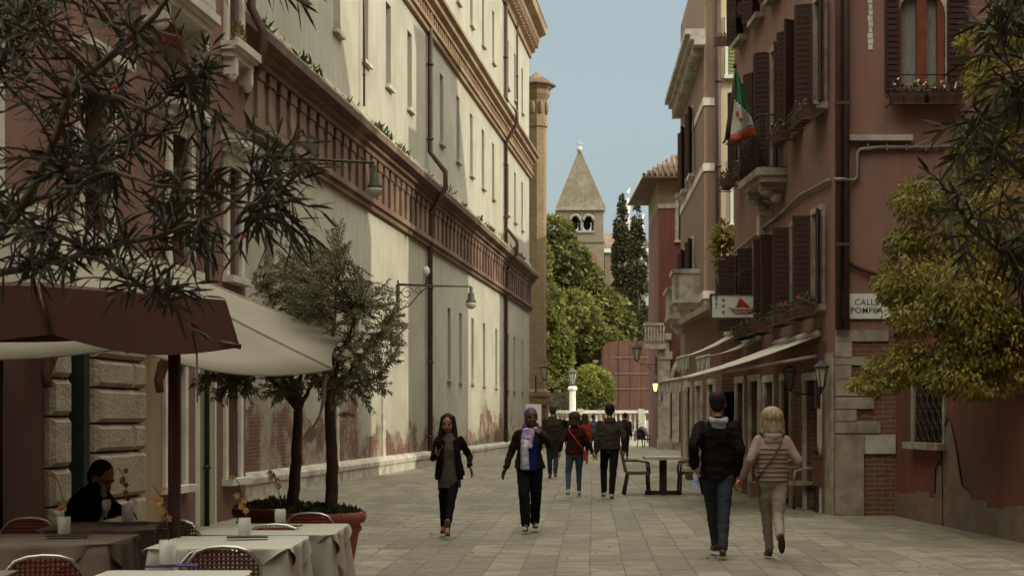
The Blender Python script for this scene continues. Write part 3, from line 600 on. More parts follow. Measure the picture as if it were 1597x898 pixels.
# end face, squarely seen
EF = Frame(Rr, (5.98-.039*RY, RY, 0), 0); ex = lambda px: (px-CX)*RY/F-(5.98-.039*RY); ez = lambda py: EYE-(py-HY)*RY/F
WE = (ex(1402),ex(1474),ez(140),ez(-12))
b = MB(); b.panel(0, 13.9, ez(515), 18.6, [WE], 0, .3); b.quad((13.9,0,0),(13.9,8.5,0),(13.9,8.5,18.6),(13.9,0,18.6)); EF.put(b, 'end_wall', 'pinkr')
b = MB(); b.panel(0, 13.9, 0, ez(515), (), 0, .3); EF.put(b, 'end_wall', 'brick')
b = MB()
for (x0,x1,y0,y1,pr) in ((1302,1385,515,532,.04),(1302,1328,533,556,.05),(1302,1354,556,569,.04),(1302,1327,570,590,.05),(1302,1372,590,617,.045),(1302,1362,619,637,.05),(1302,1335,638,656,.04),(1302,1372,657,675,.05),(1302,1346,677,803,.06)):
    b.box(ex(x0),ex(x1),-pr,.01,ez(y1),ez(y0))
EF.put(b, 'quoin', 'stone_dk')
b = MB(); b.box(ex(1347),ex(1396),-.035,.01,ez(707),ez(677)); EF.put(b, 'stone_block', 'stone')
b = MB(); b.box(ex(1320),ex(1421),-.12,.01,ez(221),ez(212)); EF.put(b, 'stone_slab', 'stone')
b = MB(); random.seed(9)
for i in range(9): b.box(ex(1354+random.uniform(-1,1)),ex(1361+random.uniform(-1,1)),-.012,.01,ez(78-i*9),ez(70-i*9)); 
EF.put(b, 'plaster_patch', 'white')
b = MB(); b.box(ex(1322.5),ex(1326),-.03,.01,ez(270),ez(238)); EF.put(b, 'conduit_cover', 'stone_dk')
o = window(EF, WE[0], WE[1], WE[2], WE[3], frame='stone', fw=.07, pane='curtain', y=.16, inner='redframe', surround=True, proud=.02, mull=True)
b = MB(); b.box(WE[0],WE[0]+.05,.03,.12,WE[2],WE[3]); b.box(WE[1]-.11,WE[1],.03,.12,WE[2],WE[3]); c = (WE[0]+WE[1])/2; b.box(c-.075,c+.075,.02,.1,WE[2],WE[3]+.1)
EF.sub(b, 'frame', 'redframe', o)
b = MB()          # arched heads of the two lights
for sgn, xa in ((1,WE[0]),(-1,WE[1])):
    pts = [(xa, WE[3]+.01)]; 
    for k in range(7): 
        a = PI/2*k/6; pts.append((xa+sgn*(.33-.33*math.cos(a)), WE[3]-.34+.34*math.sin(a)))
    b.prism(pts[::sgn], .0, .05)
EF.sub(b, 'arched_head', 'stone', o)
b = MB(); b.tube([(WE[0]-.05,-.1,ez(119)),(WE[1]+.05,-.1,ez(119))],.012,6); EF.sub(b, 'guard_rail', 'iron', o)
for x0,x1 in ((1379,1401),(1476,1509)):
    b = MB(); b.box(ex(x0),ex(x1),-.06,-.022,ez(143),ez(-10)); z = ez(143)+.05
    while z < ez(-8): b.box(ex(x0)+.03,ex(x1)-.03,-.072,-.061,z,z+.06); z += .09
    EF.sub(b, 'shutter', 'shutter', o)
# pipes
b = MB(); b.tube([(.06,-.1,14),(.06,-.1,ez(515))],.055,10); b.tube([(.17,-.12,14),(.17,-.12,ez(515))],.05,10)
for z in (4.2,6.4,8.6): b.box(0,.24,-.17,-.06,z,z+.05)
EF.put(b, 'downpipe', 'pipe')
b = MB(); b.tube([(ex(x),-.07,ez(y)) for x,y in ((1316,340),(1315,398),(1320,408),(1338,418),(1370,430),(1400,436))],.04,8); EF.put(b, 'drainpipe', 'pipe')
b = MB(); b.tube([(ex(x),-.2 if x < 1320 else -.06,ez(y)) for x,y in ((1296,283),(1310,283),(1330,283),(1336,277),(1336,240),(1340,234),(1370,231),(1450,231),(1500,229))],.032,8)
for x in (1350,1380,1410,1440): b.box(ex(x),ex(x+2.5),-.1,-.02,ez(236),ez(226))
EF.put(b, 'conduit', 'pipegrey')
b = MB(); b.tube([(ru(y),-.05,z) for y,z in ((32.5,5.0),(31,5.05),(29.2,5.15),(27.6,5.22),(26.2,5.32),(25,5.28),(24.2,5.26))],.03,8); RF.put(b, 'conduit', 'pipegrey')
b = MB(); b.box(ru(29.6),ru(29.35),-.12,0,5.02,5.4); RF.put(b, 'junction_box', 'stone')
# balcony of the second floor
b = MB(); a_,c_ = ru(29.2),ru(27.4); b.box(a_,c_,-.55,0,5.85,5.98); b.box(a_+.05,c_-.05,-.48,0,5.74,5.85); bal = RF.put(b, 'balcony', 'stone_dk')
for x in (a_+.2,c_-.4):
    q = MB(); q.prism([(x,5.74),(x+.2,5.74),(x+.2,5.62),(x,5.62)],-.45,0); q.ell((x+.1,-.3,5.6),(.1,.15,.1)); q.ell((x+.1,-.14,5.48),(.09,.12,.1)); RF.sub(q, 'corbel', 'stone_dk', bal)
q = MB(); pts = [(a_+.04,0),(a_+.04,-.5),(c_-.04,-.5),(c_-.04,0)]
for z in (5.99,6.93): q.tube([(x,y,z) for x,y in pts],.018,6)
for (x0,y0),(x1,y1) in zip(pts,pts[1:]):
    k = max(2,int(math.hypot(x1-x0,y1-y0)/.11))
    for i in range(k+1): q.tube([(x0+(x1-x0)*i/k,y0+(y1-y0)*i/k,5.99),(x0+(x1-x0)*i/k,y0+(y1-y0)*i/k,6.93)],.009,5)
RF.sub(q, 'railing', 'iron', bal)
# ================================================================ garden wall on the right, towards the camera
G = empty('garden_wall', 'peeling dark red plastered garden wall with a barred opening, under the yellow green foliage', 'wall', (P(1398,652,RY).x, RY, 0))
Xw = G.location.x
GF = Frame(G, (Xw, RY, 0), math.atan2(-1,.046)); hw = (.38-.0,.64,.0,.0)
Hn = (1.0,2.35,ez(695)+.08,2.25)
b = MB(); b.panel(0, 16, 0, 2.85, [Hn], 0, .2); b.quad((0,.35,0),(0,0,0),(0,0,2.85),(0,.35,2.85)); b.quad((0,0,2.85),(16,0,2.85),(16,.35,2.85),(0,.35,2.85)); b.quad((0,.35,0),(0,.35,2.85),(16,.35,2.85),(16,.35,0)); GF.put(b, 'wall', 'redwall')
b = MB(); b.box(-.03,16,-.06,.4,2.85,2.97); GF.put(b, 'coping', 'stone_dk')
o = window(GF, *Hn, frame='stone_dk', fw=.1, pane='dark_in', y=.15, sill=True, mull=False)
q = MB()
for j in range(6):
    for i in range(5):
        cx, cz = Hn[0]+.14+i*.27, Hn[2]+.13+j*.24
        q.tube([(cx+.11*math.cos(a*PI/4),.0,cz+.11*math.sin(a*PI/4)) for a in range(9)],.014,5)
for i in range(6): q.tube([(Hn[0]+i*.27,.0,Hn[2]),(Hn[0]+i*.27,.0,Hn[3])],.013,5)
GF.sub(q, 'grille', 'iron', o)
b = MB(); random.seed(4); xs = 0
while xs < 5.9:
    L_ = random.uniform(.25,.7); b.box(xs,xs+L_,-.035,.01,0,random.uniform(.34,.46)); xs += L_
b.add([(2.0,-.03,0),(2.0,-.03,.5),(2.15,-.03,.85),(2.3,-.03,.85),(2.38,-.03,1.35),(2.62,-.03,1.5),(2.85,-.03,1.15),(3.1,-.03,.6),(3.5,-.03,.5),(3.5,-.03,0)],[tuple(range(10))])
GF.put(b, 'bare_base', 'base_render')
b = MB(); b.tube([(2.0,-.04,.45),(2.03,-.04,.8),(2.18,-.04,.9),(2.3,-.04,.92),(2.33,-.04,1.3),(2.55,-.04,1.52),(2.62,-.04,1.5)],.011,5); b.tube([(2.35,-.035,0),(2.33,-.035,.5),(2.3,-.035,1.0)],.009,5); GF.put(b, 'crack', 'dark_in')
# ================================================================ brown and yellow houses beyond
BY = 43.5
B = empty('brown_house', 'tall brown plastered house with white stone bands beyond the hotel flag', 'building', (5.4,BY,0))
x0 = (1098-CX)*BY/F; BF = Frame(B, (x0,BY,0), 0)
H = 15.0
b = MB(); b.panel(0,.38,0,H,(),0,.3); BF.put(b,'front_wall','tan')
ang = math.atan2(-1, -(894-CX)/F)   # side wall receding to the vanishing point of its bands
BS = Frame(B, (x0+ (894-CX)/F*9.5, BY+9.5, 0), math.atan2(-9.5, -(894-CX)/F*9.5)); Ls = math.hypot(9.5,(894-CX)/F*9.5)
hs_ = [(2.0,2.7,5.0,7.0),(5.2,5.9,5.0,7.0),(2.0,2.7,9,11),(5.2,5.9,9,11),(2.0,2.7,.0,2.6)]
b = MB(); b.panel(0,Ls,0,H,hs_,0,.3); b.quad((0,0,0),(0,0,H),(0,3,H),(0,3,0)); b.quad((0,0,H),(Ls,0,H),(Ls,3,H),(0,3,H)); BS.put(b,'side_wall','tan')
for h in hs_: window(BS, *h, frame='white', fw=.1, pane='dark', shutter=[(-1,R(20)),(1,R(20))] if h[2] > 1 else None)
b = MB()
for z in (4.9,8.5,10.35): b.box(-.0,Ls+.03,-.03,.01,z,z+.22); 
BS.put(b,'stone_band','white'); b = MB()
for z in (4.9,8.5,10.35): b.box(-.03,.30,-.032,.01,z,z+.22)
BF.put(b,'stone_band','white')
b = MB(); b.box(-.0,Ls+.3,-.3,.02,12.0,12.15); b.box(0,Ls+.3,-.42,.02,12.15,12.3); b.box(0,Ls+.3,-.55,.02,12.3,12.45)
x = .1
while x < Ls: b.box(x,x+.12,-.3,0,11.8,12.0); x += .35
BS.put(b,'cornice','stone')
for (xx,zz) in ((2.4,5.3),): pass
# stone bay balconies on its side
for x,z,wd in ((6.6,4.9,1.5),(3.4,4.6,2.2)):
    b = MB(); b.box(x,x+wd,-.75,0,z,z+.12); b.box(x,x+wd,-.72,-.6,z+.12,z+.85); b.box(x+wd-.12,x+wd,-.72,0,z+.12,z+.85); b.box(x-.04,x+wd+.04,-.8,-.52,z+.85,z+.98); b.box(x+wd-.2,x+wd+.04,-.8,0,z+.85,z+.98)
    b.prism([(x,z),(x+wd,z),(x+wd-.2,z-.2),(x+.2,z-.2)],-.6,0); b.ell((x+wd*.5,-.3,z-.22),(wd*.35,.25,.25)); BS.put(b,'stone_balcony','stone')
YB = empty('yellow_house', 'narrow pale yellow house with a green shutter squeezed between the brown house and the hotel', 'building', (x0+.5,BY,0))
YF = Frame(YB, (x0+.38,BY+.05,0), 0)
sh = (.45,1.05,7.0,8.75); sh2 = (.3,1.0,11.2,12.8)
body_box(YF, 0, 5, 7, 15.2, 'yellow', holes=[sh,sh2])
for h in (sh,sh2):
    o = window(YF, *h, frame='whitep', fw=.08, pane='green_door', mull=False, y=.12)
    q = MB(); q.box(h[0]+.01,h[1]-.01,.04,.08,h[2],h[3]); z = h[2]+.05
    while z < h[3]-.06: q.box(h[0]+.05,h[1]-.05,.02,.039,z,z+.05); z += .1
    YF.sub(q,'shutter',mat('green_shutter'+str(h[2]),(.20,.25,.10),(.24,.27,.12),scale=3,rough=.6),o)
downpipe(YF, .02, 3, 14, y=-.1, r=.07, m='pipe')
AN = empty('brick_annex', 'low brick annex with a terrace below the yellow house', 'building', (5.6,34,0))
AF = Frame(AN, (4.62, 33.9, 0), 0); body_box(AF, 0, 4, 5.5, 3.9, 'brick', holes=[(.0+.05,.32,.2,2.1)])
b = MB(); b.box(-.35,4,-.2,0,3.9,4.05); b.box(-.35,0,0,5.5,3.9,4.05); AF.put(b,'coping','stone_dk')
ASF = Frame(AN, (4.42, 39.3, 0), math.atan2(-1,.037)); b = MB(); b.panel(0,5.3,0,3.9,[(.4,1.1,.3,2.3),(2.0,2.7,0,2.3),(3.8,4.5,.3,2.3)],0,.25); ASF.put(b,'side_wall','brick')
for h in ((.4,1.1,.3,2.3),(2.0,2.7,0,2.3),(3.8,4.5,.3,2.3)): window(ASF, *h, frame='stone', fw=.12, pane='dark', y=.2)
# red house with arch at the far end
A = empty('arched_house', 'dark red house with tiled eaves and arched stone doorway, far right', 'building', P(1050,652,76).xy.to_3d())
ax0 = (1027-CX)*76/F; AFr = Frame(A, (ax0,76,0), 0); az = lambda y: EYE-(y-HY)*76/F; axx = lambda p: (p-CX)*76/F-ax0
hw_ = [(axx(1058),axx(1074),az(375),az(312)),(axx(1059),axx(1079),az(690),az(606))]
b = MB(); b.panel(0,3.2,0,az(322),hw_,0,.3); b.quad((0,0,0),(0,0,az(322)),(0.3,9,az(322)),(.3,9,0)); AFr.put(b,'wall','redwall')
b = MB(); b.panel(0,3.2,az(322),az(280),[],0,.3); b.quad((0,0,az(322)),(0,0,az(280)),(.3,9,az(280)),(.3,9,az(322))); AFr.put(b,'attic','brick_old')
b = MB(); b.box(-.05,1.0,-.06,.01,az(325),az(318)); AFr.put(b,'string_course','stone')
window(AFr, *hw_[0], frame='stone', fw=.16, pane='greydk', mull=False); window(AFr, *hw_[1], frame='stone', fw=.35, pane='greydk', inner='green_door')
b = MB(); cx_ = (hw_[0][0]+hw_[0][1])/2+.05; b.tube([(cx_+.42*math.cos(a*PI/8),-.06,hw_[0][3]+.05+.42*math.sin(a*PI/8)) for a in range(9)],.1,8); AFr.put(b,'window_arch','stone')
b = MB(); cx_ = (hw_[1][0]+hw_[1][1])/2; zc = hw_[1][3]+.05; b.tube([(cx_+.75*math.cos(a*PI/10),-.1,zc+1.45*math.sin(a*PI/10)) for a in range(11)],.12,8); AFr.put(b,'door_arch','stone')
b = MB(); b.box(-.02,.55,-.25,.01,0,az(560)); b.box(-.08,.62,-.32,.01,0,.5); b.box(-.1,.65,-.35,.01,az(560),az(548)); b.box(-.02,.5,-.22,.01,az(548),az(530)); b.box(-.08,.6,-.36,.01,az(530),az(520)); AFr.put(b,'stone_pilaster','stone')
b = MB(); b.box(.55,3.1,-.3,.01,0,.35); AFr.put(b,'plinth','stone_dk')
b = MB(); b.box(-.75,.3,-.7,0,az(545),az(540)+.1); 
for i in range(7): b.lathe((-.7+i*.15,-.6,az(540)+.1),[(.05,0),(.06,.2),(.03,.5),(.06,.9)],8)
b.box(-.8,.2,-.7,-.5,az(540)+1.0,az(540)+1.12); AFr.put(b,'balustrade','stone')
b = MB(); zr = az(280); zt = az(248)    # tiled hip roof with deep eaves
vs = [(-.85,-.9,zr+.05),(3.4,-.9,zr+.05),(3.4,9,zr+.05),(-.85,9,zr+.05),(.9,1.2,zt+.35),(3.4,1.2,zt+.35),(3.4,5,zt+.35),(.9,5,zt+.35)]
b.add(vs,[(0,1,5,4),(0,4,7,3),(4,5,6,7),(2,3,7,6)]); b.add([(-.85,-.9,zr-.05),(3.4,-.9,zr-.05),(3.4,9,zr-.05),(-.85,9,zr-.05),(-.85,-.9,zr+.05),(3.4,-.9,zr+.05),(3.4,9,zr+.05),(-.85,9,zr+.05)],[(0,3,2,1),(0,1,5,4),(0,4,7,3)])
for i in range(16):
    x = -.8+i*.27; f_ = min(1,max(0,(x+.85)/1.75)); b.tube([(x,-.92,zr+.1),(x if x > .9 else x+ (1-f_)*0, -.92+2.1*f_, zr+.1+(zt+.3-zr)*f_)],.085,6)
AFr.put(b,'roof','tile')
b = MB(); b.box(.75,2.2,1.5,2.5,zt+.2,az(240)); b.add([(.5,1.2,az(242)),(2.4,1.2,az(242)),(2.4,2.8,az(242)),(.5,2.8,az(242)),(1.2,2.0,az(229)),(2.4,2.0,az(229))],[(0,1,5,4),(1,2,5),(2,3,4,5),(3,0,4)]); AFr.put(b,'dormer','tile')
# builds the unseen houses that are added to shade the visible street
def backblock(name, label, x0, x1, y0, y1, h, m, rot=0):
    r = empty(name, label, 'building', (x0,y0,0)); fr = Frame(r, (x0,y0,0), rot); hh = []
    n_ = int((x1-x0)/2.5)
    for i in range(n_):
        for z in (1.2,4.4,7.6,10.8):
            if z+1.8 < h: hh.append((1+i*2.5,1.8+i*2.5,z,z+1.7))
    body_box(fr, 0, x1-x0, y1-y0, h, m, holes=hh)
    for q in hh: window(fr, *q, frame='stone', pane='dark')
    b = MB(); b.add([(-.4,-.4,h),(x1-x0+.4,-.4,h),(x1-x0+.4,y1-y0+.4,h),(-.4,y1-y0+.4,h),((x1-x0)*.3,(y1-y0)/2,h+1.8),((x1-x0)*.7,(y1-y0)/2,h+1.8)],[(0,1,5,4),(1,2,5),(2,3,4,5),(3,0,4)]); fr.put(b,'roof','tile')
# ================================================================ far: church, canal side
CH = empty('church_tower', 'old brick bell tower with a pyramid spire and twin arched openings above the trees', 'bell tower', P(905,652,200).xy.to_3d())
k = 200/F; tx = lambda p: (p-905)*k; tz = lambda y: EYE-(y-HY)*k
wT = (942-868)*k
b = MB()
bx = [tx(869),tx(890),tx(905),tx(909),tx(924),tx(942)]
b.box(tx(869),tx(942),0,wT,0,tz(378)); b.box(tx(868),tx(943),-.15,wT+.15,tz(378),tz(373))
b.box(tx(870),tx(889),0,wT,tz(373),tz(328)); b.box(tx(926),tx(941),0,wT,tz(373),tz(328)); b.box(tx(889),tx(926),0,.8,tz(373),tz(362))
b.box(tx(889),tx(926),.0,.8,tz(333),tz(328)); b.box(tx(905),tx(909),0,.7,tz(362),tz(333)); b.box(tx(889),tx(926),wT-.8,wT,tz(338),tz(328)); b.box(tx(905),tx(909),wT-.7,wT,tz(373),tz(338))
for c_ in (tx(897),tx(917.5)):      # spandrels of the arches
    r_ = (tx(905)-tx(889))/2; 
    pts = [(c_-r_,tz(333)),(c_-r_,tz(344))]+[(c_-r_*math.cos(a*PI/10),tz(344)+r_*1.05*math.sin(a*PI/10)) for a in range(1,10)]+[(c_+r_,tz(344)),(c_+r_,tz(333))]
    for i in range(1,len(pts)-2): b.prism([pts[i],pts[i+1],(pts[i+1][0],tz(332.9)),(pts[i][0],tz(332.9))],.02,.75)
b.build('shaft','towerbrick',CH)
b = MB(); b.box(tx(867),tx(944),-.3,wT+.3,tz(328),tz(323)); b.box(tx(905.5),tx(908.5),-.15,.05,tz(362),tz(344)); b.box(tx(888),tx(927),-.2,-.001,tz(363),tz(360)); 
for c_ in (tx(897),tx(917.5)):
    r_ = (tx(905)-tx(889))/2; b.tube([(c_-r_*math.cos(a*PI/10),-.05,tz(344)+r_*1.05*math.sin(a*PI/10)) for a in range(11)],.2,6)
b.build('stone_trim','stone_dk',CH)
b = MB(); zs_ = tz(323); a_ = tx(867); c_ = tx(944); b.add([(a_,-.3,zs_),(c_,-.3,zs_),(c_,wT+.3,zs_),(a_,wT+.3,zs_),((a_+c_)/2-.12,wT/2,tz(228)),((a_+c_)/2+.12,wT/2,tz(228))],[(0,1,5,4),(1,2,5),(2,3,4,5),(3,0,4)]); b.build('spire','spire',CH)
b = MB(); m_ = (a_+c_)/2; b.ell((m_,wT/2,tz(227)),(.4,.4,.45)); b.tube([(m_,wT/2,tz(226)),(m_,wT/2,tz(213))],.09,5); b.tube([(m_-.5,wT/2,tz(218)),(m_+.5,wT/2,tz(218))],.08,5); b.build('cross','stone',CH)
b = MB(); b.prism([(tx(915),tz(428)),(tx(930),tz(428)),(tx(930),tz(402))]+[(tx(922.5)+.62*math.cos(a*PI/8),tz(402)+.7*math.sin(a*PI/8)) for a in range(1,8)]+[(tx(915),tz(402))],-.12,.1); b.build('blind_window','pink',CH)
b = MB(); b.ell((tx(897),2.5,tz(347)),(.5,.5,.7)); b.ell((tx(917),2.5,tz(347)),(.5,.5,.7)); b.build('bell','greeniron',CH)
CN = empty('church', 'brick church with brown roof and white stone pinnacles behind the cypresses', 'church', P(975,652,204).xy.to_3d())
kx = 204/F; tx = lambda p: (p-975)*kx; tz = lambda y: EYE-(y-HY)*kx
b = MB(); b.box(tx(943),tx(1006),0,25,0,tz(392)); b.build('nave','towerbrick',CN)
b = MB(); b.box(tx(942),tx(1016),-.3,.3,tz(394),tz(388)); b.box(tx(996),tx(1018),-.6,0,tz(394),tz(388)); b.build('cornice','whitep',CN)
b = MB(); b.add([(tx(942),-.2,tz(388)),(tx(1012),-.2,tz(388)),(tx(1004),10,tz(350)),(tx(942),10,tz(350))],[(0,1,2,3)]); b.add([(tx(990),-.25,tz(388)),(tx(1016),-.25,tz(388)),(tx(996),-.25,tz(350))],[(0,1,2)]); b.build('roof','tile',CN)
b = MB()
for px_,y0,y1 in ((979,345,298),(1001,385,338)):
    b.box(tx(px_-3),tx(px_+3),-.5,.3,tz(y0+20),tz(y0-12)); b.ell((tx(px_),-.1,tz(y0-22)),(.32,.3,1.2)); b.ell((tx(px_),-.1,tz(y1+3)),(.2,.2,.28)); b.tube([(tx(px_),-.1,tz(y1+5)),(tx(px_+3),-.1,tz(y1-4))],.1,5)
b.build('statue','whitep',CN)
# rust coloured site hoarding by the canal
RW = empty('rusty_hoarding', 'tall rounded rust brown hoarding panels behind the white balustrade', 'hoarding', P(990,652,122).xy.to_3d())
s = 122/F; hx = lambda p: (p-990)*s; hz = lambda y: EYE-(y-HY)*s
b = MB(); prof = [(hx(940),hz(655)),(hx(940),hz(549)),(hx(941.5),hz(541)),(hx(946),hz(535)),(hx(953),hz(532)),(hx(1060),hz(532)),(hx(1060),hz(655))]; b.prism(prof,0,3)
for x in (965,983,1001,1019): b.box(hx(x),hx(x+.8),-.03,.01,hz(650),hz(534))
RWo = b.build('panel','rust',RW)
b = MB()
for y in (558,583,607): b.box(hx(958),hx(1060),-.05,-.031,hz(y),hz(y-1.6))
b.build('seam','pipegrey',RW)
# balustrade
BA = empty('balustrade', 'white stone balustrade across the far end of the street by the canal', 'balustrade', P(950,652,108).xy.to_3d()); s = 108/F; hx = lambda p: (p-950)*s; hz = lambda y: EYE-(y-HY)*s
b = MB(); b.box(hx(845),hx(1040),-.2,.3,hz(644),hz(639.5)); b.build('handrail','white',BA)
b = MB(); b.box(hx(845),hx(1040),-.15,.3,0,hz(671)); b.build('base','stone',BA)
b = MB(); x = hx(862)
while x < hx(1038): b.lathe((x,0,hz(671)),[(.10,0),(.10,.08),(.06,.2),(.12,.55),(.06,.85),(.09,1.15),(.09,1.25)],8); x += .34
b.build('baluster','white',BA)
b = MB()
for p_ in (860,905,952,1000): b.box(hx(p_)-.2,hx(p_)+.2,-.25,.35,0,hz(637))
b.build('pier','stone',BA)
# gate pillar with lamp, iron fence
GP = empty('white_gate_pillar', 'round white stone pillar with a cap beside the iron fence at the far end', 'pillar', P(893,652,100).xy.to_3d()); hz = lambda y: EYE-(y-HY)*100/F
b = MB(); b.lathe((0,0,0),[(.26,0),(.26,.3),(.21,.4),(.2,3.3)],16); b.build('shaft','white',GP); b = MB(); b.lathe((0,0,3.3),[(.2,0),(.3,.08),(.3,.2),(.22,.3)],16); b.build('cap','whitep',GP)
def lantern(name, label, loc, h=.6, wall=None, lit=False, post=0, glass='opal', iron='iron', group=None):
    r = empty(name, label, 'lantern', loc, group=group); f = MB(); q = h/.6
    f.loft([(0,0,-.3*q,.07*q,.07*q),(0,0,-.27*q,.1*q,.1*q)],6,False); f.loft([(0,0,.2*q,.2*q,.2*q),(0,0,.23*q,.2*q,.2*q),(0,0,.34*q,.08*q,.08*q),(0,0,.38*q,.03*q,.03*q),(0,0,.46*q,.015*q,.015*q)],6,False)
    for i in range(6):
        a = PI*i/3; f.tube([(.085*q*math.cos(a),.085*q*math.sin(a),-.27*q),(.165*q*math.cos(a),.165*q*math.sin(a),.2*q)],.012*q,5)
    if wall: f.tube([(0,0,-.3*q),(wall[0]*.2,wall[1]*.2,-.42*q),(wall[0],wall[1],-.42*q)],.018,6); f.tube([(wall[0]*.95,wall[1]*.95,-.75*q),(wall[0]*.5,wall[1]*.5,-.46*q)],.012,6); f.box(wall[0]-.04,wall[0]+.04,wall[1]-.04,wall[1]+.04,-.8*q,-.1*q)
    if post: f.tube([(0,0,-.3*q),(0,0,-post)],[.05,.09],8)
    f.build('lantern_frame',iron,r)
    g_ = MB(); g_.loft([(0,0,-.26*q,.07*q,.07*q),(0,0,.19*q,.15*q,.15*q)],6,False); g_.build('lamp_glass','lampglow' if lit else glass,r)
    return r
lantern('lantern','green glass street lantern on top of the far white pillar', P(893,594,100)+Vector((0,0,.2)), 1.0, post=.95, glass='opal', iron='greeniron')
lantern('lantern','pale green lantern on the brick pier at the end of the cream building', P(849,581,80), .8, wall=(-.45,0))
lantern('lantern','unlit hanging lantern in front of the rusty hoarding', P(993,551,75), .75, wall=(1.0,.6))
lantern('lantern','small lit yellow lantern beside the stone pilaster of the arched house', P(1022,603,74.5), .5, wall=(.4,.8), lit=True)
lantern('lantern','black wall lantern left of the restaurant door under the awning', P(1231,590,25.2), .36, wall=(.62,.25), glass='greydk')
lantern('lantern','black wall lantern right of the restaurant door next to the stone corner', P(1281,586,24.0), .38, wall=(-.0,.3), glass='opal')
FE = empty('iron_fence','dark iron railing between the brick turret and the white pillar','fence',P(868,652,101).xy.to_3d()); b = MB()
for i in range(22): x = -1.0+i*.095; b.tube([(x,0,0),(x,0,3.2)],.018,4)
for z in (.3,1.6,3.0): b.box(-1.02,1.05,-.02,.02,z,z+.05)
b.build('railing','iron',FE)
SB = empty('notice_board','blank white board standing behind the woman in the purple headscarf','board',P(832,652,74).xy.to_3d()); b = MB(); b.box(-.38,.38,0,.05,1.15,2.2); b.build('board','whitep',SB); b = MB(); b.box(-.36,-.31,.0,.05,0,1.148); b.box(.31,.36,0,.05,0,1.148); b.build('leg','iron',SB)
# ================================================================ street lamps on the cream wall
def wall_lamp(label, Yw, z, L_, scale=1.0, drop=.18):
    base = Vector((.1215*Yw-8.8, Yw, 0)); r = empty('street_lamp', label, 'street lamp', base+Vector((0,0,z)), group='bracket lamps on the cream wall')
    a = MB(); a.tube([(0,0,0),(L_*.5,0,-.04),(L_,0,-drop*.6)],[.035,.03,.025],8)
    def spiral(cx,cz,r0,t0,turns,sg): return [(cx+r0*(1-.75*i/24)*math.cos(t0+sg*2*PI*turns*i/24),0,cz+r0*(1-.75*i/24)*math.sin(t0+sg*2*PI*turns*i/24)) for i in range(25)]
    a.tube([(.02,0,-.75),(.35,0,-.62),(.7,0,-.2),(.95,0,-.03)],.018,6)
    a.tube(spiral(.28,-.25,.2,0,1.4,1),.014,5); a.tube(spiral(.62,-.16,.12,0,1.4,-1),.012,5); a.tube(spiral(.2,-.58,.12,0,1.2,1),.012,5)
    a.box(-.03,.04,-.05,.05,-.85,.12); a.build('bracket','iron',r)
    h = MB(); x = L_; h.lathe((x,0,-drop-.12),[(.03,.16),(.05,.12),(.045,.0),(.09,-.05),(.10,-.2),(.15,-.27),(.15,-.31)],14); h.build('lamp_housing','greeniron',r)
    g_ = MB(); g_.lathe((x,0,-drop-.12),[(.148,-.312),(.16,-.36),(.13,-.44),(.06,-.49),(.01,-.5)],14); g_.build('lamp_glass','opal',r)
wall_lamp('large green bell street lamp on a long iron arm above the olive trees', 30.6, 6.70, 2.35)
wall_lamp('smaller looking green street lamp on a scrolled arm farther down the cream wall', 44.9, 5.42, 2.15, drop=.1)
CMR = empty('security_camera','white dome camera fixed to the downpipe above the second lamp','camera',P(665,423,49.2)); b = MB(); b.ell((0,0,0),(.11,.11,.16)); b.build('dome','whitep',CMR); b = MB(); b.tube([(0,0,-.1),(0,.1,-.35),(-.05,.25,-.4)],.03,6); b.build('arm','iron',CMR)
# ================================================================ signs, flag, awnings on the hotel
HS = empty('hotel_sign','white lit-box hotel sign with a red sailing ship and three stars on an iron bracket','sign',P(1146,477.5,30))
b = MB(); sw, shh = 36*30/F, 17.5*30/F; b.box(-sw,sw,.0,.16,-shh,shh); b.build('panel','sign_w',HS)
b = MB()
for x0_,x1_,z0_,z1_ in ((-sw-.02,sw+.02,shh,shh+.025),(-sw-.02,sw+.02,-shh-.025,-shh),(-sw-.025,-sw,-shh,shh),(sw,sw+.025,-shh,shh)): b.box(x0_,x1_,-.02,.18,z0_,z1_)
b.build('frame','iron',HS)
def star(b_, cx, cz, r): b_.prism([(cx+(r if i%2 == 0 else r*.45)*math.sin(i*PI/5), cz+(r if i%2 == 0 else r*.45)*math.cos(i*PI/5)) for i in range(10)][::-1], -.012, -.002)
b = MB()
for z in (.12,.01,-.11): star(b, -.225, z, .038)
b.build('star','ink_red',HS)
b = MB(); b.prism([(.02,-.02),(.10,.17),(.115,.17),(.16,.03),(.15,-.02)][::-1],-.012,-.002); b.prism([(.17,-.02),(.17,.10),(.29,-.005),(.27,-.03)],-.012,-.002); b.prism([(.12,.02),(.14,.14),(.19,.08),(.2,.0)],-.0135,-.003)
b.prism([(-.09,-.045),(.02,-.055),(.15,-.06),(.28,-.055),(.40,-.035),(.37,-.11),(.30,-.145),(.02,-.15),(-.04,-.12)][::-1],-.012,-.002)
b.tube([(-.08,-.01,-.04),(-.13,-.01,-.03)],.006,5); b.build('ship_emblem','ink_red',HS)
b = MB()
for i in range(3): b.tube([(-.05+.02*i,-.016,-.08-.025*i),(.15,-.016,-.095-.025*i),(.34-.02*i,-.016,-.075-.025*i)],.004,4)
b.build('hull_line','sign_w',HS)
t_ = text('lettering','H\nO\nT\nE\nL',.085,'ink',HS,(-.36,-.006,0.115)); t_.data.transform(Matrix.Scale(.82,4,(0,1,0)))
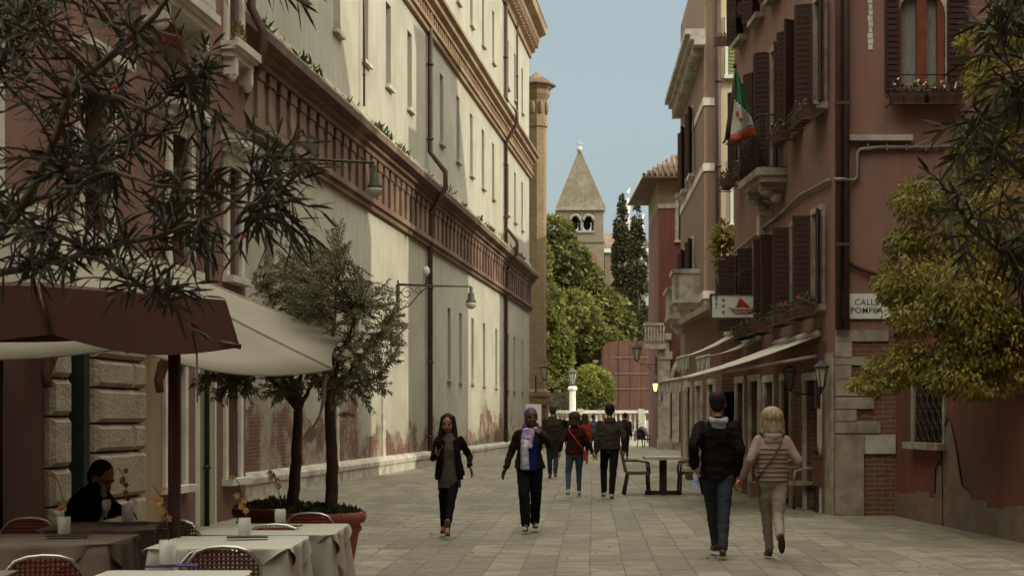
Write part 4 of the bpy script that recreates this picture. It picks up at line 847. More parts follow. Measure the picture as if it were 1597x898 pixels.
b = MB(); b.tube([(-.05,.08,shh+.02),(-.02,.08,shh+.3),(.12,.08,shh+.48),(.35,.08,shh+.5),(.8,.08,shh+.4),(1.1,-.3,shh+.35)],.014,6); b.tube([(.45,.08,shh),(.75,.08,shh+.1),(1.0,.0,shh+.02)],.012,6); b.tube([(.1,.08,shh),(.1,.08,shh+.46)],.01,5)
for cx_,cz_,r_ in ((.9,.42,.16),(1.25,.5,.2),(1.35,.2,.2),(.62,.38,.1)):
    b.tube([(cx_+r_*(1-.7*i/20)*math.cos(i*.5),.05-.18*cx_,shh+cz_-.1+r_*(1-.7*i/20)*math.sin(i*.5)) for i in range(21)],.012,5)
b.build('scroll_bracket','iron',HS)
SS = empty('street_sign','white plaque street sign on the end wall, half hidden by leaves','sign',P(1351,477.5,RY-.02)); s = RY/F
b = MB(); b.box(-39*s,39*s,-.03,.0,-19.5*s,19.5*s); b.build('plaque','sign_w',SS)
text('lettering','CALLE\nPOMPEA',.128,'ink',SS,(0.0,-.031,-.005),sp=1.08)
FL = empty('flag','green white and red flag hanging from a slanted pole above the hotel sign','flag',P(1190,262,27.9))
def P2(px_,py_,Y_): return P(px_,py_,Y_)-FL.location
b = MB(); b.tube([P2(1192,262,27.9),P2(1166,172,27.7),P2(1146,104,27.5)],.018,8); b.ell(P2(1146,103,27.5),(.035,.035,.05)); b.build('pole','shutter',FL)
GX, GZ = 12, 20
def flagpt(u,v):      # u across, v down; three stripes run along the hang
    tl, tr, bl, br_ = (1145,110),(1147,110),(1142,215),(1180,208)
    L_ = ((1145-6*0)+(1141-1145)*v+2*math.sin(v*5), 108+ (222-108)*v); Rr_ = (1147+33*v**.8, 108+(212-108)*v**.95)
    x = L_[0]+(Rr_[0]-L_[0])*u; y = L_[1]+(Rr_[1]-L_[1])*u; return P2(x,y,27.45+.10*math.sin(u*7+v*2)+.12*u*v)
def stripe(u,v):
    x, y = u, v; t = v-.55*u*v*1.0 
    return t
for nm, m_, lo, hi in (('green_stripe','flag_g',-1,.36),('white_stripe','flag_w',.36,.70),('red_stripe','flag_r',.70,2)):
    b = MB(); nu, nv = 14, 26; idx = {}
    for i in range(nu+1):
        for j in range(nv+1): b.v.append(tuple(flagpt(i/nu,j/nv)))
    for i in range(nu):
        for j in range(nv):
            u_,v_ = (i+.5)/nu,(j+.5)/nv; 
            t = v_*(1.0-.0*u_)-.42*u_+.12
            pq = flagpt(u_,v_)+FL.location; X_ = CX+pq.x*F/pq.y; Y_ = HY-(pq.z-EYE)*F/pq.y; t = .1 if Y_ < 153+(X_-1143)*1.0 else (.9 if Y_ > 212-(X_-1144)*.5 else .5)
            if lo <= t < hi: b.f.append((i*(nv+1)+j,(i+1)*(nv+1)+j,(i+1)*(nv+1)+j+1,i*(nv+1)+j+1)); b.smooth.append(True)
    fo = b.build(nm, m_, FL); sm = fo.modifiers.new('s','SOLIDIFY'); sm.thickness = .006
b = MB(); b.ell(P2(1150,178,27.36),(.03,.01,.06)); b.ell(P2(1155,186,27.36),(.035,.01,.025)); b.build('emblem','ink_red',FL)
b = MB(); b.tube([P2(1147,115,27.6),P2(1143,160,27.65),P2(1138,195,27.65),P2(1133,218,27.65)],[.03,.05,.06,.035],8); b.tube([P2(1133,214,27.65),P2(1128,224,27.65)],.02,6); b.build('furled_cloth','shutter',FL)
def awning(label, Yn, Yf, zw, ze, out_, m, val=.22, arm=True):
    """Yn, Yf near and far ends along the hotel front; slopes from zw at the wall down to ze"""
    wx = lambda Y: 5.98-.039*Y
    r = empty('awning', label, 'awning', (wx((Yn+Yf)/2)-.02, (Yn+Yf)/2, zw)); o = r.location
    b = MB(); nn = 10
    for i in range(nn):
        y0,y1 = Yn+(Yf-Yn)*i/nn, Yn+(Yf-Yn)*(i+1)/nn
        for j in range(4):
            g0,g1 = j/4,(j+1)/4; sg = lambda g_: zw+(ze-zw)*g_-.05*math.sin(PI*g_)
            b.quad(Vector((wx(y0)-.02-out_*g0,y0,sg(g0)))-o,Vector((wx(y1)-.02-out_*g0,y1,sg(g0)))-o,Vector((wx(y1)-.02-out_*g1,y1,sg(g1)))-o,Vector((wx(y0)-.02-out_*g1,y0,sg(g1)))-o)
    c = b.build('fabric',m,r,weld=True); sd = c.modifiers.new('s','SOLIDIFY'); sd.thickness = .012
    b = MB(); n2 = int((Yf-Yn)/.16)*2
    for i in range(n2):
        y0,y1 = Yn+(Yf-Yn)*i/n2, Yn+(Yf-Yn)*(i+1)/n2; dz0 = val; 
        b.quad(Vector((wx(y0)-.03-out_,y0,ze))-o,Vector((wx(y1)-.03-out_,y1,ze))-o,Vector((wx(y1)-.03-out_-.03*math.sin(i),y1,ze-val*(1 if i%2 else .82)))-o,Vector((wx(y0)-.03-out_-.03*math.sin(i),y0,ze-val*(.82 if i%2 else 1)))-o)
    v_ = b.build('valance',m,r); sd = v_.modifiers.new('s','SOLIDIFY'); sd.thickness = .008
    b = MB(); b.tube([Vector((wx(Yn)-.02-out_,Yn,ze+.01))-o,Vector((wx(Yf)-.02-out_,Yf,ze+.01))-o],.03,8)
    if arm:
        for Y_ in (Yn+.15,Yf-.15): b.tube([Vector((wx(Y_)-.05,Y_,zw-.33))-o,Vector((wx(Y_)-.02-out_,Y_,ze))-o],.028,8)
    b.tube([Vector((wx(Yn)-.06,Yn,zw+.03))-o,Vector((wx(Yf)-.06,Yf,zw+.03))-o],.06,8); b.build('awning_frame','stone',r)
awning('long cream awning over the restaurant tables on the right, nearest the stone corner',24.9,28.2,2.86,2.17,2.15,'canvas_w')
awning('short cream awning with a fringe beyond the long one',29.6,31.2,3.05,2.72,1.0,'canvas_w',.3,False)
awning('small cream awning beside the arched end of the hotel front',31.6,33.2,3.3,2.8,1.1,'canvas_w',.3,False)
# flower boxes
def flower_box(label, c, L_, dr, hue='flower_red', m='boxclay', n=70, bars=True):
    """hangs on a wall: c centre, dr along-wall unit vector"""
    r = empty('flower_box', label, 'flower box', c, math.atan2(dr[1],dr[0]), group='flower boxes on the facades')
    b = MB(); n_ = max(1,int(L_/.42)); w_ = L_/n_
    for i in range(n_):
        x = -L_/2+w_*(i+.5); b.add([(x-w_*.42,-.08,-.1),(x+w_*.42,-.08,-.1),(x+w_*.42,.08,-.1),(x-w_*.42,.08,-.1),(x-w_*.48,-.11,.09),(x+w_*.48,-.11,.09),(x+w_*.48,.11,.09),(x-w_*.48,.11,.09)],[(0,3,2,1),(0,1,5,4),(1,2,6,5),(2,3,7,6),(3,0,4,7),(4,5,6,7)])
    b.build('planter',m,r)
    b = MB()
    for z in (-.12,.02,.11): b.tube([(-L_/2-.02,.13,z),(-L_/2-.02,-.14,z),(L_/2+.02,-.14,z),(L_/2+.02,.13,z)],.009,5)
    x = -L_/2
    while x <= L_/2+.01: b.tube([(x,-.14,.11),(x,-.14,-.12),(x,.12,-.13)],.007,4); x += .2
    b.build('cradle','iron',r)
    k_ = int(n*L_/.5); ps = np.stack([(RNG.random(k_)-.5)*L_,(RNG.random(k_)-.5)*.22,.09+.13*RNG.random(k_)**1.5],1); d = unit(k_); d[:,2] += .4
    leaves('plants','lowplant',r,ps,d,unit(k_),.06+.05*RNG.random(k_),.018+.012*RNG.random(k_))
    k_ = max(4,int(k_*.22)); ps = np.stack([(RNG.random(k_)-.5)*L_,(RNG.random(k_)-.5)*.24,.16+.1*RNG.random(k_)],1); leaves('flowers',hue,r,ps,unit(k_),unit(k_),.035+.02*RNG.random(k_),.018+.01*RNG.random(k_))
    return r
DV = Vector((.039,-1,0)).normalized(); fx = lambda Y: 5.98-.039*Y
flower_box('flower box under the big second floor window nearest the corner pipe', Vector((fx(24.9)-.3,24.9,6.38)), .95, DV)
flower_box('flower box left of the one nearest the corner, on the second floor', Vector((fx(26.6)-.3,26.6,6.38)), .8, DV, 'flower_pale')
flower_box('flower box on the balcony railing right of the flag', Vector((fx(28.3)-.72,28.3,6.75)), .9, DV, 'flower_pale')
flower_box('flower box below the flag on the second floor', Vector((fx(29.9)-.3,29.9,6.38)), .85, DV)
flower_box('flower box at the far end of the second floor of the hotel', Vector((fx(31.6)-.3,31.6,6.35)), .8, DV)
flower_box('red geranium box under the first floor window nearest the corner', Vector((fx(25.1)-.28,25.1,3.27)), 1.0, DV)
flower_box('geranium box under the second first floor window from the corner', Vector((fx(26.65)-.28,26.65,3.25)), .95, DV, 'flower_red')
flower_box('pale flower box right of the hotel sign', Vector((fx(28.4)-.3,28.4,3.2)), .9, DV, 'flower_pale')
flower_box('flower box under the hotel sign over the small awnings', Vector((fx(30)-.3,30,3.2)), 1.2, DV)
flower_box('flower box hanging on the pale yellow house', P(1127,66,42.8), .45, Vector((1,0,0)))
flower_box('flower box at the top between the yellow house and the hotel', P(1158,20,31), .6, DV)
flower_box('dark flower box with a small plant at the very top of the hotel front', P(1152,34,31.6)+Vector((.05,0,.1)), .5, DV)
flower_box('long flower box under the curtained window of the end wall', P(1443,153,RY-.22), 1.14, Vector((1,0,0)), 'flower_pale')
PTM = empty('potted_palm','bright green spiky potted plant on the annex terrace left of the hotel','plant',P(1131,450,34.3)); b = MB(); b.lathe((0,0,-.02),[(.14,0),(.2,.3),(.22,.32),(.2,.33)],14); b.build('pot','stone_dk',PTM)
k_ = 420; ps,u_ = blob_leaves([((0,0,.75),(.22,.22,.5)),((-.05,0,1.15),(.15,.15,.3))],n=k_); leaves('foliage','wisteria',PTM,ps,u_+np.array([0,-.3,-.5]),unit(k_),.12+.1*RNG.random(k_),.03+.02*RNG.random(k_))
k_ = 26; ps = np.tile([[0,0,1.0]],(k_,1)); d = unit(k_); d[:,2] = abs(d[:,2])*.5; leaves('frond','wisteria',PTM,ps,d,unit(k_),.4+.1*RNG.random(k_),.03+.0*RNG.random(k_),'long',.4)
WP = empty('window_plant','small bushy yellow green plant on the upper white window ledge of the rose building','plant',P(366,72,23.2)); k_ = 260; ps,u_ = blob_leaves([((0,0,.12),(.13,.13,.2))],n=k_); leaves('foliage','wisteria',WP,ps,u_+np.array([0,0,.4]),unit(k_),.05+.05*RNG.random(k_),.012+.01*RNG.random(k_)); b = MB(); b.lathe((0,0,-.16),[(.09,0),(.12,.18)],12); b.build('pot','whitep',WP)
# ================================================================ umbrellas
def canopy(name, corners, apex, m, r, sags, bulge=.06, n=10):
    """fabric panels between corner points and the apex; the free edges curve inwards"""
    b = MB(); c = [Vector(x) for x in corners]; ap = Vector(apex)
    for (a_,b_),(sag,dz_) in zip(zip(c, c[1:]+c[:1]), sags):
        for i in range(n):
            for j in range(n):
                def pt(i_,j_):
                    t = i_/n; s_ = j_/n; e = a_.lerp(b_,t); e = e+(ap-e)*(sag*4*t*(1-t))+Vector((0,0,-dz_*4*t*(1-t)))
                    p = ap.lerp(e, s_); p.z -= bulge*4*s_*(1-s_)*(1+.8*4*t*(1-t)); return p
                if j == 0: b.add([pt(i,0),pt(i,1),pt(i+1,1)],[(0,1,2)],True)
                else: b.add([pt(i,j),pt(i,j+1),pt(i+1,j+1),pt(i+1,j)],[(0,1,2,3)],True)
    o = b.build(name, m, r, weld=True); sd = o.modifiers.new('s','SOLIDIFY'); sd.thickness = .01; sd.offset = 0
    return o
U1 = empty('cream_umbrella','large cream canvas umbrella over the left tables with a drooping corner','umbrella',(-4.1,12.2,0)); o = U1.location
def W(px_,py_,Y_): return P(px_,py_,Y_)-o
cor = [W(541,528,13.0), W(519,576,11.5), W(200,541,10.7), W(-230,541,10.9), Vector((-3.0,.6,.7)), Vector((-2.6,2.6,.75)), Vector((-.6,3.6,.8)), Vector((1.6,2.6,.8))]
cor = cor[:4]+[Vector((v.x,v.y,v.z+1.35)) for v in cor[4:]]
ap0 = W(12,296,12.4)
canopy('canopy', cor, ap0, 'canvas', U1, [(.02,0),(0,.11),(0,.09)]+[(.04,0)]*5, .05)
b = MB(); ap = W(12,303,12.4)
for c_ in cor: b.tube([ap-Vector((0,0,.12)), (ap+c_)/2-Vector((0,0,.18)), c_-Vector((0,0,.03))],.018,6)
b.build('rib','pole',U1)
b = MB()
for c_ in cor[:4]:
    pts = [ap0.lerp(c_,t)-Vector((0,0,.05*4*t*(1-t)-.006)) for t in [i/10 for i in range(11)]]; b.tube(pts,.011,5)
b.build('seam','canvas',U1)
b = MB(); b.tube([(0,.1,.1),(0,.1,ap.z-.05)],.035,10); b.lathe((0,.1,0),[(.35,0),(.35,.1),(.08,.14)],16); b.build('pole','pole',U1)
b = MB(); q = W(533,553,12.0); b.add([q,q+Vector((.035,.0,.05)),q+Vector((.085,0,.0)),q+Vector((.04,.03,-.012))],[(0,1,2),(0,2,3)]); b.build('corner_flap','canvas',U1)
b = MB(); q = W(509,582,11.7); b.tube([q,q+Vector((-.02,0,-.1)),q+Vector((-.02,0,-.2)),q+Vector((-.05,0,-.33)),q+Vector((-.11,0,-.42))],[.012,.02,.015,.012,.01],6); b.box(q.x-.16,q.x-.08,q.y-.01,q.y+.01,q.z-.52,q.z-.41,Matrix.Rotation(.6,4,'Y').to_3x3()); b.build('tie','canvas',U1)
U2 = empty('burgundy_umbrella','burgundy canvas umbrella with a deep straight valance in front of the cream one','umbrella',(P(272,652,10.05).x,10.05,0)); o = U2.location
top = [W(352,468,9.5),W(338,470,10.0),W(290,475,10.45),W(-250,475,10.45),W(-520,436,9.6)]
bot = [W(374,541,9.45),W(345,535,10.0),W(290,520,10.45),W(-250,520,10.45),W(-540,545,9.5)]
b = MB()
mid_top = W(60,446,9.52); mid_bot = W(80,521,9.5)
segs = [(top[4],mid_top,bot[4],mid_bot,-.05),(mid_top,top[0],mid_bot,bot[0],-.07),(top[0],top[1],bot[0],bot[1],0),(top[1],top[2],bot[1],bot[2],-.02),(top[2],top[3],bot[2],bot[3],-.05),(top[3],top[4],bot[3],bot[4],-.02)]
for t0,t1,b0,b1,sg in segs:
    n = 16
    for i in range(n):
        def pt(i_,v_):
            t = i_/n; a_ = t0.lerp(t1,t); c_ = b0.lerp(b1,t); c_.z += sg*math.sin(PI*t)*1.2
            p = a_.lerp(c_,v_); p.y += .006*math.sin(t*7)*v_; return p
        for j in range(4): b.add([pt(i,j/4),pt(i+1,j/4),pt(i+1,(j+1)/4),pt(i,(j+1)/4)],[(0,1,2,3)],False)
vo = b.build('valance','canvas_br',U2,weld=True); sd = vo.modifiers.new('s','SOLIDIFY'); sd.thickness = .008
b = MB(); ct = W(60,447,10.0); rim = [top[4],mid_top,top[0],top[1],top[2],top[3]]
for a_,c_ in zip(rim,rim[1:]+rim[:1]): b.add([a_,c_,ct+Vector((0,0,.03))],[(0,1,2)],False)
co = b.build('canopy','canvas_br',U2,weld=True); sd = co.modifiers.new('s','SOLIDIFY'); sd.thickness = .008
b = MB(); b.tube([mid_top+Vector((0,-.012,0)),mid_bot+Vector((0,-.02,0))],.012,6); b.tube([bot[0]+Vector((-.12,-.02,.03)),bot[0]+Vector((.01,-.01,0))],.018,6); b.tube([top[1],bot[1]],.012,6); b.build('rib','pole',U2)
b = MB(); b.tube([(0,0,.08),(0,0,2.32)],.042,12); b.lathe((0,0,0),[(.3,0),(.3,.08),(.06,.12)],16); b.build('pole','pole',U2)
b = MB(); q = W(307,474,9.7); b.tube([q,q+Vector((0,0,-.3)),q+Vector((0.004,0,-.62))],.006,5); b.lathe(q-Vector((0,0,.14)),[(.008,0),(.014,.05),(.008,.12)],8); b.build('cord','canvas',U2)
# ================================================================ tables on the left
def cloth_mesh(w_, d_, m, r, name='tablecloth', drop=.42, over=False, seed=0):
    b = MB(); N = 120; per = []
    hw_, hd_ = w_/2, d_/2
    for i in range(N):
        t = 4*i/N; s_ = int(t); f_ = t-s_
        x,y,nx,ny = [(-hw_+2*hw_*f_,-hd_,0,-1),(hw_,-hd_+2*hd_*f_,1,0),(hw_-2*hw_*f_,hd_,0,1),(-hw_,hd_-2*hd_*f_,-1,0)][s_]
        per.append((x,y,nx,ny,f_,s_))
    rows = 7; idx = []
    for j in range(rows+1):
        for x,y,nx,ny,f_,s_ in per:
            cr = 1-min(f_,1-f_)*2        # 1 at corners
            if over: dp = .30*(1-abs(2*f_-1)) if True else 0
            else: dp = drop*(1+.28*max(0,cr-.7)/.3)
            v = j/rows; out_ = .012+.0*v
            wv = .028*math.sin(f_*17+s_*2.1+seed)*v+(.05*max(0,cr-.72)/.28)*v*(0 if over else 1)
            cn = max(0,cr-.9)/.1*.7
            px_ = x+nx*(out_+wv)+(0.012 if over else 0)*nx; py_ = y+ny*(out_+wv)+(0.012 if over else 0)*ny
            if cr > .9 and not over: 
                px_ += math.copysign(1,x)*.02*v; py_ += math.copysign(1,y)*.02*v
            b.v.append((px_,py_,(.004 if over else 0)-dp*v))
    for j in range(rows):
        for i in range(N): b.f.append((j*N+i,j*N+(i+1)%N,(j+1)*N+(i+1)%N,(j+1)*N+i)); b.smooth.append(True)
    b.f.append(tuple(range(N))[::-1]); b.smooth.append(False)
    return b
def table(label, cx, cy, w_, d_, m, rz=0, seed=0):
    r = empty('dining_table', label, 'table', (cx,cy,0), rz, group='cloth covered tables under the umbrellas')
    b = MB(); b.box(-w_/2,w_/2,-d_/2,d_/2,.70,.735); b.build('table_top','stone_dk',r)
    for sx in (-1,1):
        for sy in (-1,1): b = MB(); b.tube([(sx*(w_/2-.08),sy*(d_/2-.08),.70),(sx*(w_/2-.05),sy*(d_/2-.05),0)],.02,8); b.build('leg','iron',r)
    c = empty('tablecloth', label.replace('table','table cloth on the table',1) if False else 'cloth spread on the '+label, 'tablecloth', (cx,cy,.74), rz, group='tablecloths')
    cloth_mesh(w_,d_,m,r,seed=seed).build('cloth',m,c); q = cloth_mesh(w_,d_,m,r,over=True,seed=seed+1).build('top_cloth',m,c)
    return r
def tb(label, px0, px1, py, dep, m, seed, rz=0, H_=.755):
    """back edge at row py between columns px0 and px1"""
    Y = (EYE-H_)*F/(py-HY); s_ = Y/F; w_ = (px1-px0)*s_; cx = ((px0+px1)/2-CX)*s_; return table(label, cx, Y-dep/2, w_, dep, m, rz, seed)
tb('shade-toned table at the lower left behind the corner table', -30, 212, 830, .8, 'cloth_shaded', 0)
tb('dim table the seated man leans on', 110, 292, 811, .8, 'cloth_shaded', 1)
tb('pale table nearest the flower pots', 352, 540, 814, 1.05, 'cloth', 2)
tb('pale table in front of the one by the pots', 285, 478, 833, .95, 'cloth', 3)
tb('bright bottom edge table with the blue napkin', 175, 388, 886, .85, 'cloth', 4)
tb('table cut by the lower left corner', -170, 22, 886, .85, 'cloth_shaded', 5)
# chairs
def bistro_chair(label, cx, cy, rz, m='redweave', top=.86):
    r = empty('bistro_chair', label, 'chair', (cx,cy,0), rz, group='woven bistro chairs')
    def back(z, u): return Vector((u, .2+.06*(z-.45)/.4, z))
    b = MB(); hw_ = .2; z0, z1 = .55, top; pr = [back(z0,-hw_),back(z1-.09,-hw_),back(z1-.02,-hw_+.06),back(z1,-hw_+.12),back(z1+.006,0),back(z1,hw_-.12),back(z1-.02,hw_-.06),back(z1-.09,hw_),back(z0,hw_)]
    f = MB(); f.tube(pr+[back(z0,-hw_)],.011,8); f.tube([back(.45,-hw_+.01),back(z0,-hw_)],.011,8); f.tube([back(.45,hw_-.01),back(z0,hw_)],.011,8); f.tube([(-.2,-.2,.45),(.2,-.2,.45),(.2,.2,.45),(-.2,.2,.45),(-.2,-.2,.45)],.011,8); f.build('chair_frame','alu',r)
    n_ = 15
    for i in range(n_+1):
        u = -hw_+.012+i*(2*hw_-.024)/n_; zt = z1-.01-(.05 if abs(u) > .17 else (.02 if abs(u) > .13 else 0)); b.tube([back(z0,u),back(zt,u)],.0062,4,smooth=False)
    z = z0+.012
    while z < z1-.01:
        uu = hw_-(.0 if z < z1-.08 else .05*(z-z1+.08)/.07); b.tube([back(z,-uu),back(z,uu)],.0068,4,smooth=False); z += .0235
    b.build('backrest',m,r)
    b = MB(); b.box(-.19,.19,-.19,.19,.44,.455); b.build('seat',m,r)
    for sx in (-1,1):
        for sy in (-1,1): b = MB(); b.tube([(sx*.2,sy*.2,.45),(sx*.21,sy*.23,0)],.012,8); b.build('leg','alu',r)
    return r
def ch(label, px_, pytop, top, rz, m='redweave'):
    Y = (EYE-top)*F/(pytop-HY); return bistro_chair(label, (px_-CX)*Y/F, Y, rz, m, top)
ch('red woven chair cut by the lower left edge, with a bright metal rim', 63, 862, .80, R(200))
ch('dark red chair against the far left edge behind the dim table', 28, 812, .79, 0)
ch('dark woven chair between the man\'s table and the pole', 315, 808, .84, R(150), 'brweave')
ch('red woven chair in front of the pole beside the glass jar', 322, 863, .785, 0)
ch('brown woven chair seen from behind at the bottom centre of the tables', 361, 848, .82, R(180), 'brweave')
ch('red chair tucked between the two pale tables', 420, 823, .775, 0)
ch('red chair nearest the terracotta pots', 476, 804, .785, 0)
# things on the tables
def jar(label, px_, py_base, h=.12, Hh=.757, orchid=1, seed=0, dark=False):
    Y = (EYE-Hh)*F/(py_base-HY); c = Vector(((px_-CX)*Y/F, Y, Hh+.012)); rr = h*.36
    r = empty('glass_jar', label+' glass jar', 'jar', c, group='glass jars with orchids')
    b = MB(); b.lathe((0,0,0),[(rr*.94,0),(rr,.01),(rr,h),(rr-.004,h),(rr-.004,.012),(.001,.01)],20); b.build('glass','glass',r)
    b = MB(); rnd = random.Random(seed)
    for i in range(34): b.ell((rnd.uniform(-1,1)*rr*.6,rnd.uniform(-1,1)*rr*.6,.014+rnd.random()*h*.75),(.009,.009,.008),n=6,m=4)
    b.build('pebbles','green_plaster',r)
    fl = empty('orchid_stem', 'orchid sprig '+label.replace('clear','').strip()+' jar', 'flower', c+Vector((0,0,.02)), group='orchid sprigs in the jars')
    b = MB(); pts = [Vector((0,0,0)),Vector((.004,0,h)),Vector((-.01,0,h+.1)),Vector((-.035,.0,h+.2)),Vector((-.075,0,h+.26))]; b.tube(pts,.003,5); b.build('stem','twig',fl)
    b = MB(); ps=[];ds=[];ns=[]
    for i in range(6):
        t = rnd.uniform(1.3,4); q = pts[int(t)].lerp(pts[min(4,int(t)+1)],t-int(t))+Vector((rnd.uniform(-.035,.035),rnd.uniform(-.02,.02),rnd.uniform(-.02,.02)))
        for k_ in range(5):
            a_ = 2*PI*k_/5+i; ps.append(q); ds.append((math.cos(a_),-.25,math.sin(a_))); ns.append((0,-1,.1))
    leaves('petals','orchid',fl,ps,ds,ns,[.026]*len(ps),[.011]*len(ps))
    s_ = tag(MB().__class__().build('x',None) if False else None or plate_(c,rnd), 'folded napkin under the jar '+label.split(',')[1].strip(), 'napkin', 'napkins under the jars')
def plate_(c, rnd):
    b = MB(); b.box(-.13,.13,-.05,.05,0,.008,Matrix.Rotation(rnd.uniform(-.3,.3),3,'Z')); o = b.build('napkin','napkin' if rnd.random() < 2 and c.y < 8.5 else 'greydk'); o.location = c+Vector((.02,-.0,-.011)); return o
jar('pebble filled, on the bottom edge table,', 262, 883, .125, seed=1)
jar('clear pebble filled, on the pale table left of the chairs,', 381, 838, .115, seed=2)
jar('clear, on the pale table nearest the pots,', 437, 820, .11, seed=3)
jar('clear dim, at the left on the shade-toned table,', 100, 836, .115, seed=4)
jar('clear, on the table in front of the man,', 199, 815, .12, seed=5)
WG = empty('wine_glass','stemmed glass standing in front of the seated man','glass',P(166,814,11.4).xy.to_3d()+Vector((0,0,.76))); b = MB(); b.lathe((0,0,0),[(.032,0),(.032,.003),(.004,.01),(.004,.06),(.03,.09),(.036,.13),(.03,.16),(.028,.16),(.033,.13),(.027,.095),(.001,.07)],16); b.build('bowl','glass',WG)
# plant pots
def pot(label, px_, Y, r_, h_):
    c = Vector(((px_-CX)*Y/F,Y,0)); r = empty('terracotta_pot', label, 'pot', c, group='big terracotta pots'); b = MB()
    b.lathe((0,0,0),[(r_*.6,0),(r_*.62,.03),(r_*.86,h_-.2),(r_*.88,h_-.17),(r_*.93,h_-.16),(r_*.93,h_-.13),(r_*.9,h_-.12),(r_*.92,h_-.09),(r_*1.0,h_-.085),(r_*1.04,h_-.05),(r_*1.03,h_-.01),(r_*.98,h_),(r_*.9,h_),(r_*.88,h_-.06),(.001,h_-.06)],40); b.build('pot_body','terracotta',r)
    b = MB(); b.lathe((0,0,h_-.075),[(r_*.87,0),(.001,.03)],20); b.build('soil','soil',r); return c
PA = pot('large terracotta pot in front with low green plants, right of the pale tables', 499, 12.9, .375, .74)
PB = pot('terracotta pot hidden behind the tables holding the forked olive tree', 428, 13.6, .36, .74)
def lowplants(label, c, r_, h_):
    r = empty('ground_cover_plant', label, 'plant', c+Vector((0,0,h_-.05))); k_ = 1500; a = RNG.random(k_)*2*PI; q = np.sqrt(RNG.random(k_))*r_
    ps = np.stack([q*np.cos(a),q*np.sin(a),.02+.09*RNG.random(k_)*(1.2-q/r_)],1); d = unit(k_)*.7; d[:,2] = abs(d[:,2])+.2; leaves('foliage','lowplant',r,ps,d,unit(k_),.03+.04*RNG.random(k_),.008+.006*RNG.random(k_))
lowplants('low creeping green plants filling the front terracotta pot', PA, .36, .74); lowplants('low green plants around the forked olive trunk', PB, .34, .74)
# ================================================================ right side furniture
CT = empty('cafe_table','small square cafe table with a pale top standing in the street','table',P(1034,652,30.7).xy.to_3d()); b = MB(); b.box(-.37,.37,-.4,.4,.70,.76); b.build('table_top','stone',CT); b = MB(); b.box(-.07,.07,-.07,.07,.08,.70); b.build('column','shutter',CT); b = MB(); b.box(-.36,.36,-.05,.05,0,.08); b.box(-.05,.05,-.3,.3,0.002,.078); b.build('foot','shutter',CT)
def armchair(label, cx, cy, rz, m='wicker', legm='shutter', group='wicker cafe chairs'):
    r = empty('cafe_armchair', label, 'chair', (cx,cy,0), rz, group=group)
    b = MB(); b.box(-.24,.24,-.24,.22,.40,.46); b.build('seat',m,r)
    b = MB(); pts = []
    for i in range(9):
        u = -.24+.06*i; zt = .95-.9*u*u*2
        b.add([(u-.03,.22,.44),(u+.03,.22,.44),(u+.03,.31,zt),(u-.03,.31,zt),(u-.03,.25,.44),(u+.03,.25,.44),(u+.03,.34,zt),(u-.03,.34,zt)],[(0,1,2,3),(4,7,6,5),(0,3,7,4),(1,5,6,2),(3,2,6,7),(0,4,5,1)])
    b.build('backrest',m,r)
    for sx in (-1,1):
        b = MB(); b.tube([(sx*.25,.27,.68),(sx*.27,0,.68),(sx*.25,-.2,.64),(sx*.24,-.22,.46)],.022,8); b.build('armrest',m,r)
        for sy in (-1,1): b = MB(); b.tube([(sx*.22,sy*.2,.42),(sx*.23,sy*.22+(.06 if sy > 0 else 0),0)],.024,8); b.build('leg',legm,r)
    return r
def gp(px_, py_): Y = EYE*F/(py_-HY); return ((px_-CX)*Y/F, Y)
x,y = gp(995,771); armchair('wicker armchair left of the cafe table, facing it', x, y+.1, R(90))
x,y = gp(1078,771); armchair('wicker armchair right of the cafe table behind the man in black', x, y+.2, R(-90))
x,y = gp(1247,792); armchair('pale backed terrace chair by the restaurant wall, in front of its pair', x, y, R(-75), 'palewood', 'iron', 'pale terrace chairs')
x,y = gp(1240,778); armchair('pale backed terrace chair farther along the restaurant wall', x-.02, y+.45, R(-75), 'palewood', 'iron', 'pale terrace chairs')
random.seed(8)
for i,(px_,py_) in enumerate(((985,688),(998,686),(1010,690),(1020,687),(1004,697))):
    x,y = gp(px_,py_); armchair(['dark chair at the left end of the far cafe group','dark chair second from left in the far cafe group','dark chair in the middle of the far cafe group','dark chair at the right end of the far cafe group','dark chair nearest us in the far cafe group'][i], x, y, random.uniform(0,6), 'iron','iron','distant dark cafe chairs')
MS = empty('menu_stand','brown box planter on dark legs beside the stone corner','planter',(gp(1284,798)[0],gp(1284,798)[1],0)); b = MB(); b.box(-.15,.15,-.14,.14,.42,.92); b.box(-.165,.165,-.155,.155,.88,.925); b.build('box','boxclay',MS)
for sx in (-1,1):
    for sy in (-1,1): b = MB(); b.box(sx*.12-.018,sx*.12+.018,sy*.11-.018,sy*.11+.018,0,.42); b.build('leg','iron',MS)
k_ = 160; ps = np.stack([(RNG.random(k_)-.5)*.28,(RNG.random(k_)-.5)*.26,.93+.1*RNG.random(k_)],1); leaves('plants','lowplant',MS,ps,unit(k_),unit(k_),.05+.03*RNG.random(k_),.02+0*RNG.random(k_)); leaves('flowers','flower_red',MS,ps[:40]+[0,0,.04],unit(40),unit(40),.04+.02*RNG.random(40),.02+0*RNG.random(40))
